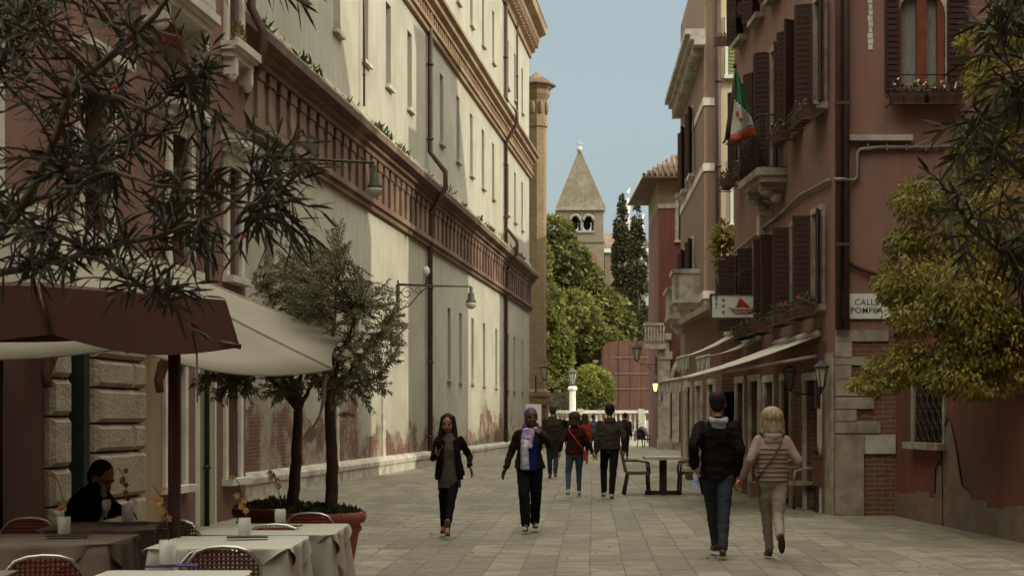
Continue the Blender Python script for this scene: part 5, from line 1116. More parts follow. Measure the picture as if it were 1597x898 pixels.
# unseen buildings added off camera to block sun and sky light
backblock('near_shade_house','unseen tall rose house right of the garden wall, added to shade the foreground', 9.5, 20, -22, 20.8, 23, 'pinkr')
backblock('near_shade_house','unseen long rose house added behind the viewer to darken the near surfaces', -16, 9.4, -22, -4.5, 21, 'pinkr')
backblock('rear_shade_house','unseen tall house behind the brown house, added for its shadow on the cream wall', 10.5, 20, 43.0, 50.8, 20.8, 'tan')
backblock('rear_shade_house','unseen lower house behind the hotel, added for its shade on the far cream wall', 11.5, 20, 63.5, 75, 16, 'pinkr')
backblock('rear_shade_house','unseen long house behind the hotel, added to keep low sun off the street', 26, 34, 20, 62, 15.2, 'yellow')
backblock('rear_shade_house','unseen tall house far behind the hotel, added to shade the arched house', 22, 29, 63, 76, 21, 'tan')
# ================================================================ vegetation
def bez(a, b, bend, n=7):
    a = Vector(a); b = Vector(b); m_ = (a+b)/2+Vector(bend); return [(1-t)**2*a+2*t*(1-t)*m_+t*t*b for t in [i/n for i in range(n+1)]]
def shrub(root, limbs, tips, twig_r=.006, limb_r=.02, leafm='oleander', nodes=9, ln=(.10,.16), wd=(.008,.012), spread=.9, shape='long', droop=.25, seg=.30, whorl=3, seed=0, name='foliage', tip_up=.25):
    """limbs: list of (points, r0, r1); tips: twig end points, each joined to the nearest limb"""
    rnd = random.Random(seed); b = MB(); nodes_l = []
    for pts,r0,r1 in limbs:
        pp = []
        for a_,c_ in zip(pts,pts[1:]):
            for t in range(6): pp.append(Vector(a_).lerp(Vector(c_),t/6)+Vector((rnd.uniform(-1,1),rnd.uniform(-1,1),rnd.uniform(-1,1)))*.006)
        pp.append(Vector(pts[-1])); n_ = len(pp); b.tube(pp,[r0+(r1-r0)*i/(n_-1) for i in range(n_)],8)
        nodes_l += pp[2:]
    P_=[];D_=[];N_=[];Ls=[];Ws=[]
    tw = MB()
    for tp in tips:
        tp = Vector(tp); 
        best = min(nodes_l, key=lambda q: (q-tp).length*(1+.35*max(0,(q.z-tp.z)))+rnd.random()*.12)
        L_ = (tp-best).length; pts = bez(best,tp,(rnd.uniform(-.1,.1)*L_,rnd.uniform(-.1,.1)*L_,(tip_up+rnd.uniform(-.15,.15))*L_),8)
        tw.tube(pts,[twig_r*(1.6-1.1*i/8) for i in range(9)],5)
        acc = 0; tot = sum((pts[i+1]-pts[i]).length for i in range(8))
        for k_ in range(nodes):
            back = seg*(k_+rnd.random()*.6)/nodes; back = min(back,tot*.98); s_ = tot-back; i = 0; q = 0
            while i < 7 and q+(pts[i+1]-pts[i]).length < s_: q += (pts[i+1]-pts[i]).length; i += 1
            sl_ = (pts[i+1]-pts[i]).length; p = pts[i].lerp(pts[i+1],(s_-q)/max(sl_,1e-5)); ax_ = (pts[i+1]-pts[i]).normalized()
            o1 = ax_.orthogonal().normalized(); o2 = ax_.cross(o1); ph = k_*1.05+rnd.random()*.5
            for w_ in range(whorl):
                if rnd.random() < .12: continue
                a_ = ph+2*PI*w_/whorl+rnd.uniform(-.25,.25); rad = o1*math.cos(a_)+o2*math.sin(a_); sp_ = spread*(.35+.65*min(1,(k_+1)/nodes*1.6))
                d = (ax_*(1-.55*sp_)+rad*sp_); P_.append(p); D_.append(d); N_.append((ax_*1.0-rad*.6)+Vector((0,0,.3))+Vector((rnd.uniform(-.3,.3),)*3)); Ls.append(rnd.uniform(*ln)); Ws.append(rnd.uniform(*wd))
    b.build('trunk','bark',root); tw.build('twigs','twig',root)
    return leaves(name,leafm,root,[tuple(p) for p in P_],[tuple(p) for p in D_],[tuple(p) for p in N_],Ls,Ws,shape,droop)
rnd = random.Random(21)
OL = empty('oleander','dark narrow leaved oleander spreading over the left umbrellas in the foreground','shrub',(-2.75,6.6,0)); o = OL.location
def W(px_,py_,Y_): return P(px_,py_,Y_)-o
trunkp = [Vector((0,0,0)),Vector((-.02,.0,.9)),W(-120,560,6.6)]
limbs = [(trunkp+[W(-40,420,6.5),W(60,280,6.4),W(120,130,6.4),W(230,40,6.3),W(300,-60,6.3)],.035,.008),
 ([trunkp[2],W(-20,330,6.9),W(90,300,7.0),W(210,230,7.0),W(330,160,7.0)],.022,.006),
 ([trunkp[2],W(-10,430,6.6),W(110,400,6.5),W(240,370,6.5),W(350,330,6.5),W(430,260,6.6)],.02,.005),
 ([trunkp[1],trunkp[2]+Vector((-.1,.1,.2)),W(-40,180,6.6),W(20,60,6.6),W(60,-60,6.6)],.028,.008),
 ([W(-20,330,6.9),W(100,370,6.3),W(190,430,6.2),W(260,470,6.2)],.014,.005),
 ([W(120,130,6.4),W(230,170,6.2),W(320,110,6.1)],.012,.005),
 ([W(60,280,6.4),W(150,260,6.0),W(250,290,5.9),W(340,300,6.0),W(400,340,6.1)],.012,.004)]
tips = []
def pick(n_, x0,x1,y0,y1,Y0,Y1, cond=None):
    k_ = 0
    while k_ < n_:
        x,y = rnd.uniform(x0,x1),rnd.uniform(y0,y1)
        if cond and not cond(x,y): continue
        tips.append(W(x,y,rnd.uniform(Y0,Y1))); k_ += 1
pick(80,-60,180,-30,330,5.8,7.4); pick(78,120,360,-20,420,5.9,7.2,lambda x,y: y > (x-200)*.35-40 and not (x > 270 and y < 70)); pick(36,-30,330,300,470,5.9,7.0,lambda x,y: not (x > 60 and y < 340 and rnd.random() < .5)); pick(17,330,490,190,400,6.1,6.9,lambda x,y: abs((y-180)-(x-330)*.55) < 150)
pick(8,180,330,430,525,6.0,6.5); pick(9,-20,120,360,450,5.9,6.6); pick(8,60,480,-25,12,6,6.8)
for x,y in ((318,105),(350,200),(395,200),(480,215),(497,262),(503,330),(458,350),(400,330),(370,395),(440,300),(420,380),(470,280)): tips.append(W(x,y,6.3))
shrub(OL,limbs,tips,seed=3,nodes=7,seg=.25,whorl=2,ln=(.08,.145),wd=(.0048,.008),droop=.15,twig_r=.0042)
k_ = 16; ps = []
for x,y in ((180,138),(277,58),(262,62),(380,366)):
    for i in range(5): ps.append(tuple(W(x+rnd.uniform(-5,5),y+rnd.uniform(-4,4),6.2)))
leaves('flowers','flower_red',OL,ps,unit(len(ps)),unit(len(ps)),[.022]*len(ps),[.009]*len(ps))
rnd = random.Random(5)
O2 = empty('oleander','dark oleander branches hanging in from the right edge in front of the yellow green foliage','shrub',(2.75,6.9,0)); o = O2.location
limbs = [([Vector((0,0,0)),Vector((0,0,1.2)),W(1700,330,6.8),W(1640,180,6.7),W(1600,40,6.6),W(1560,-80,6.6)],.035,.01),
 ([W(1700,330,6.8),W(1620,300,6.6),W(1560,240,6.5),W(1500,180,6.5)],.016,.005),([W(1700,420,6.8),W(1600,420,6.7),W(1530,370,6.6),W(1470,300,6.6)],.016,.005),([Vector((0,0,1.2)),W(1700,420,6.8)],.03,.02),([W(1620,300,6.6),W(1590,150,6.4),W(1560,60,6.3)],.012,.005)]
tips = []; pick(24,1530,1640,-20,200,6.1,7.2); pick(20,1470,1640,170,360,6.1,7.2,lambda x,y: x > 1470+abs(y-260)*.4); pick(9,1500,1620,340,470,6.2,7.0); 
for x,y in ((1448,268),(1458,215),(1492,300),(1505,95),(1520,40),(1498,225),(1550,10),(1480,330)): tips.append(W(x,y,6.5))
shrub(O2,limbs,tips,seed=9,nodes=7,seg=.24,whorl=3,ln=(.08,.14),wd=(.0048,.008),droop=.15,twig_r=.0042)
# olive trees in the pots
def olive(label, c, base_px, Yb, fork, tipsn, region, seed, dens):
    global rnd; rnd = random.Random(seed); r = empty('olive_tree', label, 'tree', c+Vector((0,0,.68)), group='olive trees in terracotta pots'); oo = r.location
    fk = [Vector(f)-oo for f in fork]; tb_ = P(base_px,800,Yb); tb_.z = .69; tb_ -= oo
    limbs = [([tb_, tb_.lerp(fk[0],.5)+Vector((.015,0,0)), fk[0]],.056,.042)]
    mids_ = []
    (x0,x1,y0,y1,Y0,Y1) = region
    for (ax,ay,bx_,by_) in dens['limbs']:
        limbs.append(([fk[0],P(ax,ay,Yb+rnd.uniform(-.2,.2))-oo,P(bx_,by_,Yb+rnd.uniform(-.5,.5))-oo],.026,.007))
    tips_ = []
    while len(tips_) < tipsn:
        x,y = rnd.uniform(x0,x1),rnd.uniform(y0,y1)
        if not dens['in'](x,y): continue
        dY = rnd.uniform(-1,1); tips_.append(P(x,y,Yb+dY*(Y1-Y0)/2)-oo)
    shrub(r,limbs,tips_,seed=seed,nodes=11,seg=.25,ln=(.036,.062),wd=(.005,.008),twig_r=.003,leafm='olive',shape='diamond',droop=.1,whorl=3,spread=.85,name='crown',tip_up=.05)
inE = lambda x,y,cx,cy,rx,ry: ((x-cx)/rx)**2+((y-cy)/ry)**2 < 1
olive('forked olive tree left of its pair, its crown behind the umbrella corner', PB, 455, 13.6, [P(465,640,13.6)], 370, (285,525,385,655,12.9,14.3), 11,
  {'limbs':[(485,600,500,520),(445,600,420,500),(430,560,360,600),(470,560,455,440),(400,560,320,590),(440,520,410,430)], 'in':lambda x,y: (inE(x,y,455,470,64,100) or inE(x,y,380,595,85,42) or inE(x,y,430,560,70,60)) and rnd.random() < .95})
olive('straight olive tree on the right of the pair with the taller crown', PA, 517, 12.9, [P(514,620,12.9)], 440, (420,645,335,665,12.2,13.6), 12,
  {'limbs':[(500,560,490,460),(530,560,560,480),(545,580,600,510),(520,520,530,400),(490,580,470,560),(540,600,590,590)], 'in':lambda x,y: (inE(x,y,535,520,78,110) or inE(x,y,500,450,60,70) or inE(x,y,530,383,20,50) or inE(x,y,450,420,26,48) or inE(x,y,600,510,34,75) or inE(x,y,552,600,60,48)) and rnd.random() < .95})
# twig tips along the olive crowns' tops are part of the trees above
# yellow green foliage on the right, behind the garden wall
WI = empty('wisteria','yellow green leafy tree overhanging the red garden wall on the right','tree',(8.6,19.6,0)); o = WI.location
def bl(px_,py_,Y_,rx,rz_,ry=.6): return (tuple(P(px_,py_,Y_)-o),(rx*Y_/F,ry,rz_*Y_/F))
blobs = [bl(1470,560,19.5,85,42),bl(1400,572,20,50,26),bl(1365,598,20,38,14),bl(1520,590,19,80,30),bl(1470,480,19.5,80,45),bl(1420,450,20,48,32),bl(1412,478,20,34,38),bl(1420,415,20.5,45,42),bl(1530,450,19,80,70),bl(1470,365,20.5,65,38),bl(1425,310,20.5,32,32),bl(1460,300,20.5,50,26),bl(1560,340,19,60,70),bl(1540,240,19.5,55,55),bl(1570,140,19.5,55,60),bl(1520,60,20,22,17),bl(1530,110,20,18,24),bl(1400,375,20.5,14,13),bl(1374,436,20.3,9,10),bl(1550,520,19,70,60),bl(1590,30,19.5,40,50)]
ps,u_ = blob_leaves(blobs,n=30000,shell=.6)
cl = np.array([mnoise.noise(Vector(p)*3.2) for p in ps]); okk = cl > -.16; ps,u_ = ps[okk],u_[okk]; k_ = len(ps)
d = u_*.6+unit(k_)*.5+np.array([0,-.1,-.5]); leaves('crown','wisteria',WI,ps,d,unit(k_)+np.array([0,-.4,.9]),.05+.055*RNG.random(k_),.014+.012*RNG.random(k_),'diamond',.15)
b = MB(); tr = [Vector((0,0,0)),Vector((-.1,0,1.6)),Vector((-.5,0,3.0)),P(1500,420,19.6)-o,P(1480,330,20)-o]; b.tube(tr,[.13,.11,.09,.05,.02],10)
for q in ((1420,440,20),(1400,580,19.8),(1500,570,19.2),(1560,300,19.3),(1580,120,19.5),(1460,370,20.3),(1540,500,19),(1430,320,20.4)):
    e = P(*q)-o; b.tube(bez(tr[2],e,(0,0,.3)),[.05-.005*i for i in range(8)],7)
b.build('trunk','bark',WI)
# far trees
def fartree(name, label, c, blobs, m, n, ln, trunk=(0,0), group=None, shell=.7):
    r = empty(name, label, 'tree', c, group=group); bb = [(tuple(Vector(q[0])-r.location),q[1]) for q in blobs]
    ps,u_ = blob_leaves(bb,n=n,shell=shell); f_ = np.array([mnoise.noise(Vector(p)*(.9)) for p in ps]); ok_ = f_ > -.28; ps,u_ = ps[ok_],u_[ok_]; k_ = len(ps)
    leaves('crown',m,r,ps,u_*.7+unit(k_)*.8+np.array([0,0,-.15]),unit(k_)+u_*.8,ln*(.6+.8*RNG.random(k_)),ln*(.24+.2*RNG.random(k_)),'diamond')
    b = MB(); top_ = max(q[0][2] for q in bb); b.tube([(0,0,0),(.1,0,top_*.5),(0,0,top_)],[.4,.25,.06],8)
    for q in bb[:9]: b.tube([(0,0,min(top_*.35,q[0][2]*.6)),Vector(q[0])*.6+Vector((0,0,q[0][2]*.3)),q[0]],[.16,.09,.03],6)
    b.build('trunk','bark',r); return r
def fb(px_,py_,Y_,rx,ry): return (tuple(P(px_,py_,Y_)),(rx*Y_/F,rx*Y_/F*.8,ry*Y_/F))
fartree('broadleaf_tree','tall green broad tree at the end of the street in front of the tower',P(900,652,128).xy.to_3d(),[fb(865,365,128,28,26),fb(880,410,128,38,40),fb(850,440,128,30,50),fb(905,440,128,35,35),fb(925,480,128,40,36),fb(950,500,128,36,40),fb(890,500,126,45,45),fb(940,540,126,35,30),fb(968,520,128,20,25),fb(860,530,128,30,45),fb(905,570,128,30,30)],'tree',30000,.42)
fartree('broadleaf_tree','lighter yellowish tree at the left by the brick turret',P(852,652,118).xy.to_3d(),[fb(852,480,118,26,36),fb(862,530,118,30,34),fb(850,570,118,26,28),fb(845,420,118,16,40),fb(872,560,118,22,24)],'treey',13000,.34)
fartree('round_bush','bright yellow green bush with pale blossoms in front of the rusty hoarding',P(925,652,111).xy.to_3d(),[fb(925,600,111,30,28),fb(908,612,111,22,26),fb(942,618,111,16,18),fb(918,585,111,18,16)],'treey',9000,.2)
fartree('round_bush','dark green hedge behind the iron fence at the far left',P(865,652,113).xy.to_3d(),[fb(862,620,113,26,22),fb(885,612,113,14,24),fb(848,610,113,14,24)],'tree',3500,.32)
def cyp(label, px_, y0, y1, Y, hw_):
    bb = []; n_ = 11
    for i in range(n_):
        t = (i+.5)/n_; y = y0+(y1-y0)*t; wq = hw_*min(1,(.25+1.9*t))*(1 if t < .75 else 1-.5*(t-.75)); bb.append(fb(px_+.8*math.sin(i*2.1),y,Y,wq,(y1-y0)/n_*1.1))
    r = fartree('cypress', label, P(px_,652,Y).xy.to_3d(), bb, 'cypress', 9000, .3, shell=.8, group='pair of cypresses')
cyp('left cypress of the dark pair, slightly taller', 969.5, 314, 490, 148, 13.5); cyp('right cypress of the dark pair, wider and nearer the red house', 993, 328, 525, 145, 15.5)
fartree('broadleaf_tree','small distant tree just left of the arched house',P(1018,652,170).xy.to_3d(),[fb(1016,495,170,14,16),fb(1008,520,170,16,24)],'treey',1800,.5)
# fallen leaves
k_ = 260; xs = RNG.uniform(-3,6.5,k_); ys = RNG.uniform(12.5,40,k_); ps = np.stack([xs,ys,np.full(k_,.008)],1); d = unit(k_); d[:,2] *= .1; nn_ = unit(k_)*.25+np.array([0,0,1]); fo = leaves('fallen_leaves','wisteria',None,ps,d,nn_,.04+.03*RNG.random(k_),.014+.01*RNG.random(k_)); tag(fo,'scattered dry leaves on the paving','leaves',kind='stuff')
# ================================================================ people
def ringloft(b, rings, side, fwd, n=24):
    """rings: (centre, rx, ry) with axes side/fwd"""
    vs = [Vector(c)+side*(rx*math.cos(2*PI*k/n))+fwd*(ry*math.sin(2*PI*k/n)) for c,rx,ry in rings for k in range(n)]
    fs = [(i*n+k,i*n+(k+1)%n,(i+1)*n+(k+1)%n,(i+1)*n+k) for i in range(len(rings)-1) for k in range(n)]+[tuple(range(n))[::-1],tuple((len(rings)-1)*n+k for k in range(n))]
    b.add(vs,fs,True)
def ik(a, c, l1, l2, hint):
    a = Vector(a); c = Vector(c); d = c-a; L = min(d.length, (l1+l2)*.998); u = d.normalized(); x = (l1*l1-l2*l2+L*L)/(2*L); h = math.sqrt(max(0,l1*l1-x*x))
    hh = Vector(hint); hh = hh-u*hh.dot(u); hh.normalize(); return a+u*x+hh*h, a+u*L
def hand(b, wr, d, palm, k=1, curl=.5, sgn=1):
    """palm capsule, four fingers of unequal length curling towards palm direction, thumb leaving the side near the wrist"""
    d = Vector(d).normalized(); p = Vector(palm); p = (p-d*p.dot(d)).normalized(); s = d.cross(p).normalized()
    for t in (-1.2,-.4,.4,1.2): b.cap(wr+d*.015*k+s*t*.012*k, wr+d*.082*k+s*t*.0185*k, .0125*k, .0115*k, 8)
    for i,(t,L_) in enumerate(((-1.5,.062),(-.5,.074),(.5,.069),(1.5,.054))):
        a = wr+d*.085*k+s*t*.0155*k; d1 = (d+p*curl*.6+s*t*.04).normalized(); e = a+d1*L_*.5*k; d2 = (d+p*curl*1.7).normalized(); f = e+d2*L_*.5*k; b.cap(a,e,.0095*k,.0085*k,8); b.cap(e,f,.0085*k,.007*k,8)
    a = wr+d*.028*k+s*(-1.4)*.017*k*sgn; e = a+(d*.6-s*sgn*.75+p*.25).normalized()*.04*k; f = e+(d*.9-s*sgn*.2+p*.4).normalized()*.034*k; b.cap(a,e,.0125*k,.0105*k,8); b.cap(e,f,.0105*k,.0085*k,8)
def person(label, px, Y, H, face, an, wr, st):
    """face: +1 away from the camera, -1 towards it.  an: two ankles (px, py, dy); wr: two wrists (px, py, dy); index 0 is the one on the picture's left"""
    root = empty('person', label, 'person', P(px,HY,Y).xy.to_3d()); o = root.location; k = H/1.75
    L = lambda q: P(q[0],q[1],Y+q[2])-o
    fem = st.get('fem',0); sw = (.155 if fem else .185)*k*st.get('sw',1); fw = Vector(st.get('fw',(0,face,0))).normalized(); sd = Vector((1,0,0)) if 'sd' not in st else Vector(st['sd']).normalized()
    hc = Vector(st.get('hip',(0,0,.93*k))); up = Vector(st.get('up',(0,0,1))).normalized(); ch = hc+up*.46*k; nk = ch+up*.08*k; hd = Vector(st['head']) if 'head' in st else nk+up*.155*k+fw*.03*k+Vector(st.get('hoff',(0,0,0)))
    hf = Vector(st.get('hf',fw)).normalized(); hs = hf.cross(Vector((0,0,1))).normalized(); hu = hs.cross(hf).normalized(); HR = Matrix((hs,hf,hu)).transposed()
    vx = st.get('vx',.013); sk = st.get('skin','skin'); B = MB()
    hips = [hc+sd*(-.085*k),hc+sd*(.085*k)]; sh = [ch-sd*sw,ch+sd*sw]; ank = [L(q) for q in an] if an and len(an[0]) == 3 and an[0][0] > 5 else [Vector(q) for q in an]; wrs = [L(q) for q in wr]
    knee = []; 
    for i in range(2): kn,aa = ik(hips[i],ank[i],.43*k,.42*k,fw+sd*(.08*(-1 if i == 0 else 1))); knee.append(kn); ank[i] = aa
    elb = []
    for i in range(2):
        hint = st.get('eh',[None,None])[i] or tuple(-fw*1.0+sd*(-.2 if i == 0 else .2)); e,ww = ik(sh[i],wrs[i],.285*k,.25*k,hint); elb.append(e); wrs[i] = ww
    for i in range(2):
        B.cap(hips[i],knee[i],.07*k,.044*k); B.cap(knee[i],ank[i],.044*k,.03*k); B.cap(ank[i],ank[i]+fw*.1*k-Vector((0,0,.045*k)),.034*k,.028*k)
        B.cap(sh[i]-up*.008*k,elb[i],.036*k,.031*k); B.cap(elb[i],wrs[i],.031*k,.022*k)
        dr = (wrs[i]-elb[i]).normalized(); pm = st.get('palm',[None,None])[i] or tuple(fw*.4+sd*(.9 if i == 0 else -.9)); hand(B,wrs[i],st.get('hdir',[None,None])[i] or dr,pm,k*st.get('hk',1.12),st.get('curl',[.45,.45])[i],1 if i else -1)
    ringloft(B,[(hc-up*.08*k,.13*k,.09*k),(hc,.155*k,.105*k),(hc+up*.18*k,.13*k,.09*k),(hc+up*.36*k,.155*k,.105*k),(ch-up*.01*k,sw*.86,.08*k),(nk,.06*k,.055*k)],sd,fw)
    B.cap(nk-up*.02*k,hd-up*.05*k,.052*k,.05*k)
    kh = k*st.get('hs',1.1)
    def hp(x,y,z): return hd+hs*(x*kh)+hf*(y*kh)+hu*(z*kh)
    B.ell(hp(0,-.008,.03),(.076*kh,.094*kh,.092*kh),HR,18,14); B.ell(hp(0,.018,-.03),(.061*kh,.07*kh,.082*kh),HR,16,12); B.ell(hp(0,.035,-.075),(.034*kh,.04*kh,.03*kh),HR)
    B.cap(hp(0,.086,.012),hp(0,.106,-.028),.009*kh,.0135*kh,8); B.ell(hp(0,.098,-.031),(.019*kh,.012*kh,.010*kh),HR)
    for s_ in (-1,1): B.ell(hp(.078*s_,-.002,-.005),(.009*kh,.02*kh,.03*kh),HR); B.ell(hp(.031*s_,.078,.028),(.022*kh,.014*kh,.009*kh),HR); B.ell(hp(.045*s_,.058,-.03),(.02*kh,.018*kh,.022*kh),HR)
    body = remesh(B,'body',sk,root,voxel=st.get('bvx',.0075),smooth=2)
    if hf.y < .3:
        for s_ in (-1,1):
            e = MB(); e.ell(hp(.031*s_,.0815,.012),(.013*k,.009*k,.0068*k),HR,10,8); e.build('eye','eye',root)
            e = MB(); e.tube([hp(.014*s_,.094,.036),hp(.032*s_,.0925,.041),hp(.05*s_,.08,.036)],.0038*k,5); e.build('eyebrow',st.get('hairm','hair_dk'),root)
        e = MB(); e.ell(hp(0,.087,-.06),(.022*k,.009*k,.0065*k),HR,10,8); e.build('lips','lips',root)
    # trousers
    t = MB(); tr_ = st.get('leg',(.098,.068,.05)); cut = st.get('cut',.06)
    for i in range(2): t.cap(hips[i]-up*.02*k,knee[i],tr_[0]*k,tr_[1]*k); t.cap(knee[i],ank[i].lerp(knee[i],cut),tr_[1]*k,tr_[2]*k)
    ringloft(t,[(hc-up*.07*k,.15*k,.11*k),(hc,.175*k,.122*k),(hc+up*.1*k,.155*k,.11*k)],sd,fw)
    if st.get('trousers'): remesh(t,'trousers',st['trousers'],root,vx,2,.008,11,px)
    # shoes
    for i in range(2):
        s_ = MB(); pit = st.get('pitch',(0,0))[i]; f2 = (fw*math.cos(pit)-Vector((0,0,1))*math.sin(pit)+sd*(.12 if i else -.12)).normalized(); dn = (Vector((0,0,-1))*math.cos(pit)-fw*math.sin(pit)).normalized(); a = ank[i]
        s_.cap(a+dn*.045*k-f2*.03*k,a+dn*.05*k+f2*.06*k,.036*k,.036*k); s_.cap(a+dn*.055*k+f2*.06*k,a+dn*.062*k+f2*.145*k,.036*k,.026*k); s_.cap(a,a+dn*.04*k-f2*.01*k,.040*k,.036*k)
        if st.get('boot'): s_.cap(a-dn*.1*k,a+dn*.04*k-f2*.01*k,.046*k,.040*k)
        so = remesh(s_,'shoe',st.get('shoe','leather'),root,.008,2)
        q = MB(); c0 = a+dn*.085*k; R3 = Matrix((f2.cross(dn)*-1,f2,-dn)).transposed(); q.ell(c0+f2*.055*k,(.042*k,.135*k,.014*k),R3,16,6); q.build('sole',st.get('sole','sole'),so)
    # upper garment
    j = MB(); hem = st.get('hem',-.02); J = st.get('jr',(.185,.13)); bulk = st.get('bulk',0)
    rings = [(hc+up*hem*k,(J[0]+st.get('flare',.0))*k,(J[1]+st.get('flare',0)*.7)*k),(hc+up*.06*k,J[0]*k,J[1]*k),(hc+up*.2*k,(.15+bulk+(0 if fem else .015))*k,(.11+bulk)*k),(hc+up*.34*k,(.17+bulk)*k,(.125+bulk)*k),(ch-up*.02*k,sw*1.0+bulk*k*.4,(.105+bulk*.6)*k),(ch+up*.045*k,sw*.62,.075*k),(nk+up*.03*k,.07*k,.068*k)]
    ringloft(j,rings,sd,fw); ar = st.get('arm',(.066,.054,.045))
    for i in range(2): j.cap(sh[i]-up*.004*k,elb[i],ar[0]*k,ar[1]*k); j.cap(elb[i],wrs[i].lerp(elb[i],.06),ar[1]*k,ar[2]*k)
    remesh(j,st.get('topn','jacket'),st['top'],root,vx,3,st.get('wob',.017),8,px*1.3)
    info = dict(root=root,hp=hp,HR=HR,hd=hd,k=k,hc=hc,ch=ch,nk=nk,up=up,sd=sd,fw=fw,sh=sh,elb=elb,wrs=wrs,ank=ank,knee=knee,hf=hf)
    # hair
    hr = st.get('hair'); hm = st.get('hairm','hair_dk'); h = MB()
    if hr == 'short': h.ell(hp(0,-.022,.045),(.084*kh,.092*kh,.088*kh),HR,18,14); h.ell(hp(0,-.045,0),(.076*kh,.058*kh,.075*kh),HR)
    if hr == 'long':
        h.ell(hp(0,-.02,.043),(.09*kh,.095*kh,.093*kh),HR,18,14)
        for s_ in (-1,1):
            h.cap(hp(.075*s_,-.01,.03),hp(.088*s_,.01,-.12),.032*kh,.04*kh); h.cap(hp(.088*s_,.01,-.12),hp(.10*s_,.06,-.33),.042*kh,.03*kh); h.cap(hp(.10*s_,.06,-.3),hp(.085*s_,.08,-.42),.032*kh,.012*kh)
        h.cap(hp(0,-.06,0),hp(0,-.09,-.25),.075*kh,.07*kh)
    if hr == 'bob':
        h.ell(hp(0,-.028,.035),(.122*kh,.12*kh,.108*kh),HR,18,14)
        for a in range(11):
            an_ = PI*(a/10)*1.15-PI*.075; h.cap(hp(.075*math.cos(an_),-.02-.075*math.sin(an_),.0),hp(.118*math.cos(an_),-.02-.098*math.sin(an_),-st.get('hl',.15)+.012*math.sin(a*2.3)),.038*kh,.024*kh)
    if h.v: remesh(h,'hair',hm,root,.009,2,.0025,20,px)
    return info
# woman with phone, walking towards us
i1 = person('woman with long dark hair walking towards us in an open black jacket holding a phone', 701, 19.6, 1.57, -1, [(692,822,.28),(697,829,-.30)], [(682,710,-.28),(733,726,-.1)],
 dict(fem=1,skin='skin_md',hair='long',hairm='hair_dk',trousers='navy_f',leg=(.088,.062,.046),top='black_f',hem=-.06,jr=(.195,.12),flare=.03,arm=(.06,.05,.042),shoe='leather',boot=1,eh=[(-.35,.9,-.4),(.3,1,-.2)],hf=(-.12,-1,-.18),curl=[.9,.4],hdir=[(.15,-.5,.8),(.3,-.1,-1)],palm=[(.6,.3,.5),(-.8,-.4,0)],hoff=(-.02,0,-.01)))
k = i1['k']; t = MB(); hc,up,sd,fw,ch,nk = (i1[x] for x in ('hc','up','sd','fw','ch','nk'))
ringloft(t,[(hc-up*.22*k,.165*k,.125*k),(hc-up*.05*k,.165*k,.135*k),(hc+up*.15*k,.13*k,.118*k),(hc+up*.32*k,.135*k,.14*k),(ch-up*.01*k,.115*k,.108*k),(ch+up*.05*k,.075*k,.08*k),(nk+up*.02*k,.06*k,.06*k)],sd,fw)
g0 = remesh(t,'dress','grey_f',i1['root'],.0105,2,.007,9,3); g0.location = fw*.030
for s_ in (-1,1):
    t = MB(); xx = .15*s_; t.tube([ch+sd*(.08*s_)+fw*.125*k,hc+up*.3*k+sd*(.105*s_)+fw*.15*k,hc+up*.05*k+sd*(.13*s_)+fw*.15*k,hc-up*.1*k+sd*(.15*s_)+fw*.15*k],[.035,.04,.045,.035],10); remesh(t,'lapel','black_f',i1['root'],.0105,1,.006,9,s_)
t = MB(); t.box(-.035,.035,-.006,.006,-.07,.07,Matrix.Rotation(.25,3,'X')@Matrix.Rotation(-.2,3,'Y')); ph = t.build('mobile_phone','black_f'); ph.location = i1['root'].location+i1['wrs'][0]+Vector((.03,-.065,.10)); tag(ph,'dark phone held up in the hand of the long haired woman','phone')
# woman in purple headscarf
i2 = person('woman in a purple headscarf and dark open jacket with one hand at her mouth', 826, 20.5, 1.66, -1, [(820,817,-.22),(834,812,.25)], [(789,729,-.05),(842,677,-.36)],
 dict(fem=1,skin='skin_dk',trousers='navy_f',leg=(.105,.08,.068),cut=.02,top='darkbr_f',hem=-.03,jr=(.20,.135),flare=.02,bulk=.018,arm=(.066,.056,.046),shoe='sneaker',eh=[(-.2,1,-.1),(.75,.2,-.8)],hf=(.18,-1,-.05),curl=[.3,1.0],hdir=[(-.4,-.1,-1),(-.5,.25,.75)],palm=[(.7,-.4,.2),(-.4,.6,0)],hoff=(.02,0,-.015)))
hp,HR,k = i2['hp'],i2['HR'],i2['k']; t = MB(); t.ell(hp(0,-.022,.04),(.097*k,.104*k,.103*k),HR,18,14); t.ell(hp(0,-.06,-.03),(.085*k,.06*k,.09*k),HR); 
for a in range(9): an_ = PI*a/8; t.cap(hp(.075*math.cos(an_),.0-.05*math.sin(an_),-.09),hp(.09*math.cos(an_),.0-.05*math.sin(an_),-.15),.035*k,.04*k)
remesh(t,'headscarf','purple_f',i2['root'],.009,1,.006,16,2)
t = MB(); t.tube([hp(.06*math.cos(2*PI*a/14),.025+.085*math.sin(2*PI*a/14),-.145-.012*math.sin(2*PI*a/14)) for a in range(15)],.030*k,10); remesh(t,'scarf','greyhood',i2['root'],.009,1,.006,20,1)
hc,up,sd,fw,ch,nk = (i2[x] for x in ('hc','up','sd','fw','ch','nk')); t = MB()
ringloft(t,[(hc-up*.06*k,.1*k,.10*k),(hc+up*.1*k,.095*k,.105*k),(hc+up*.3*k,.085*k,.12*k),(ch-up*.01*k,.07*k,.10*k),(nk,.05*k,.055*k)],sd,fw); g0 = remesh(t,'blouse','blue_f',i2['root'],.0105,1,.006,10,1); g0.location = fw*.055+Vector((.015,0,0))
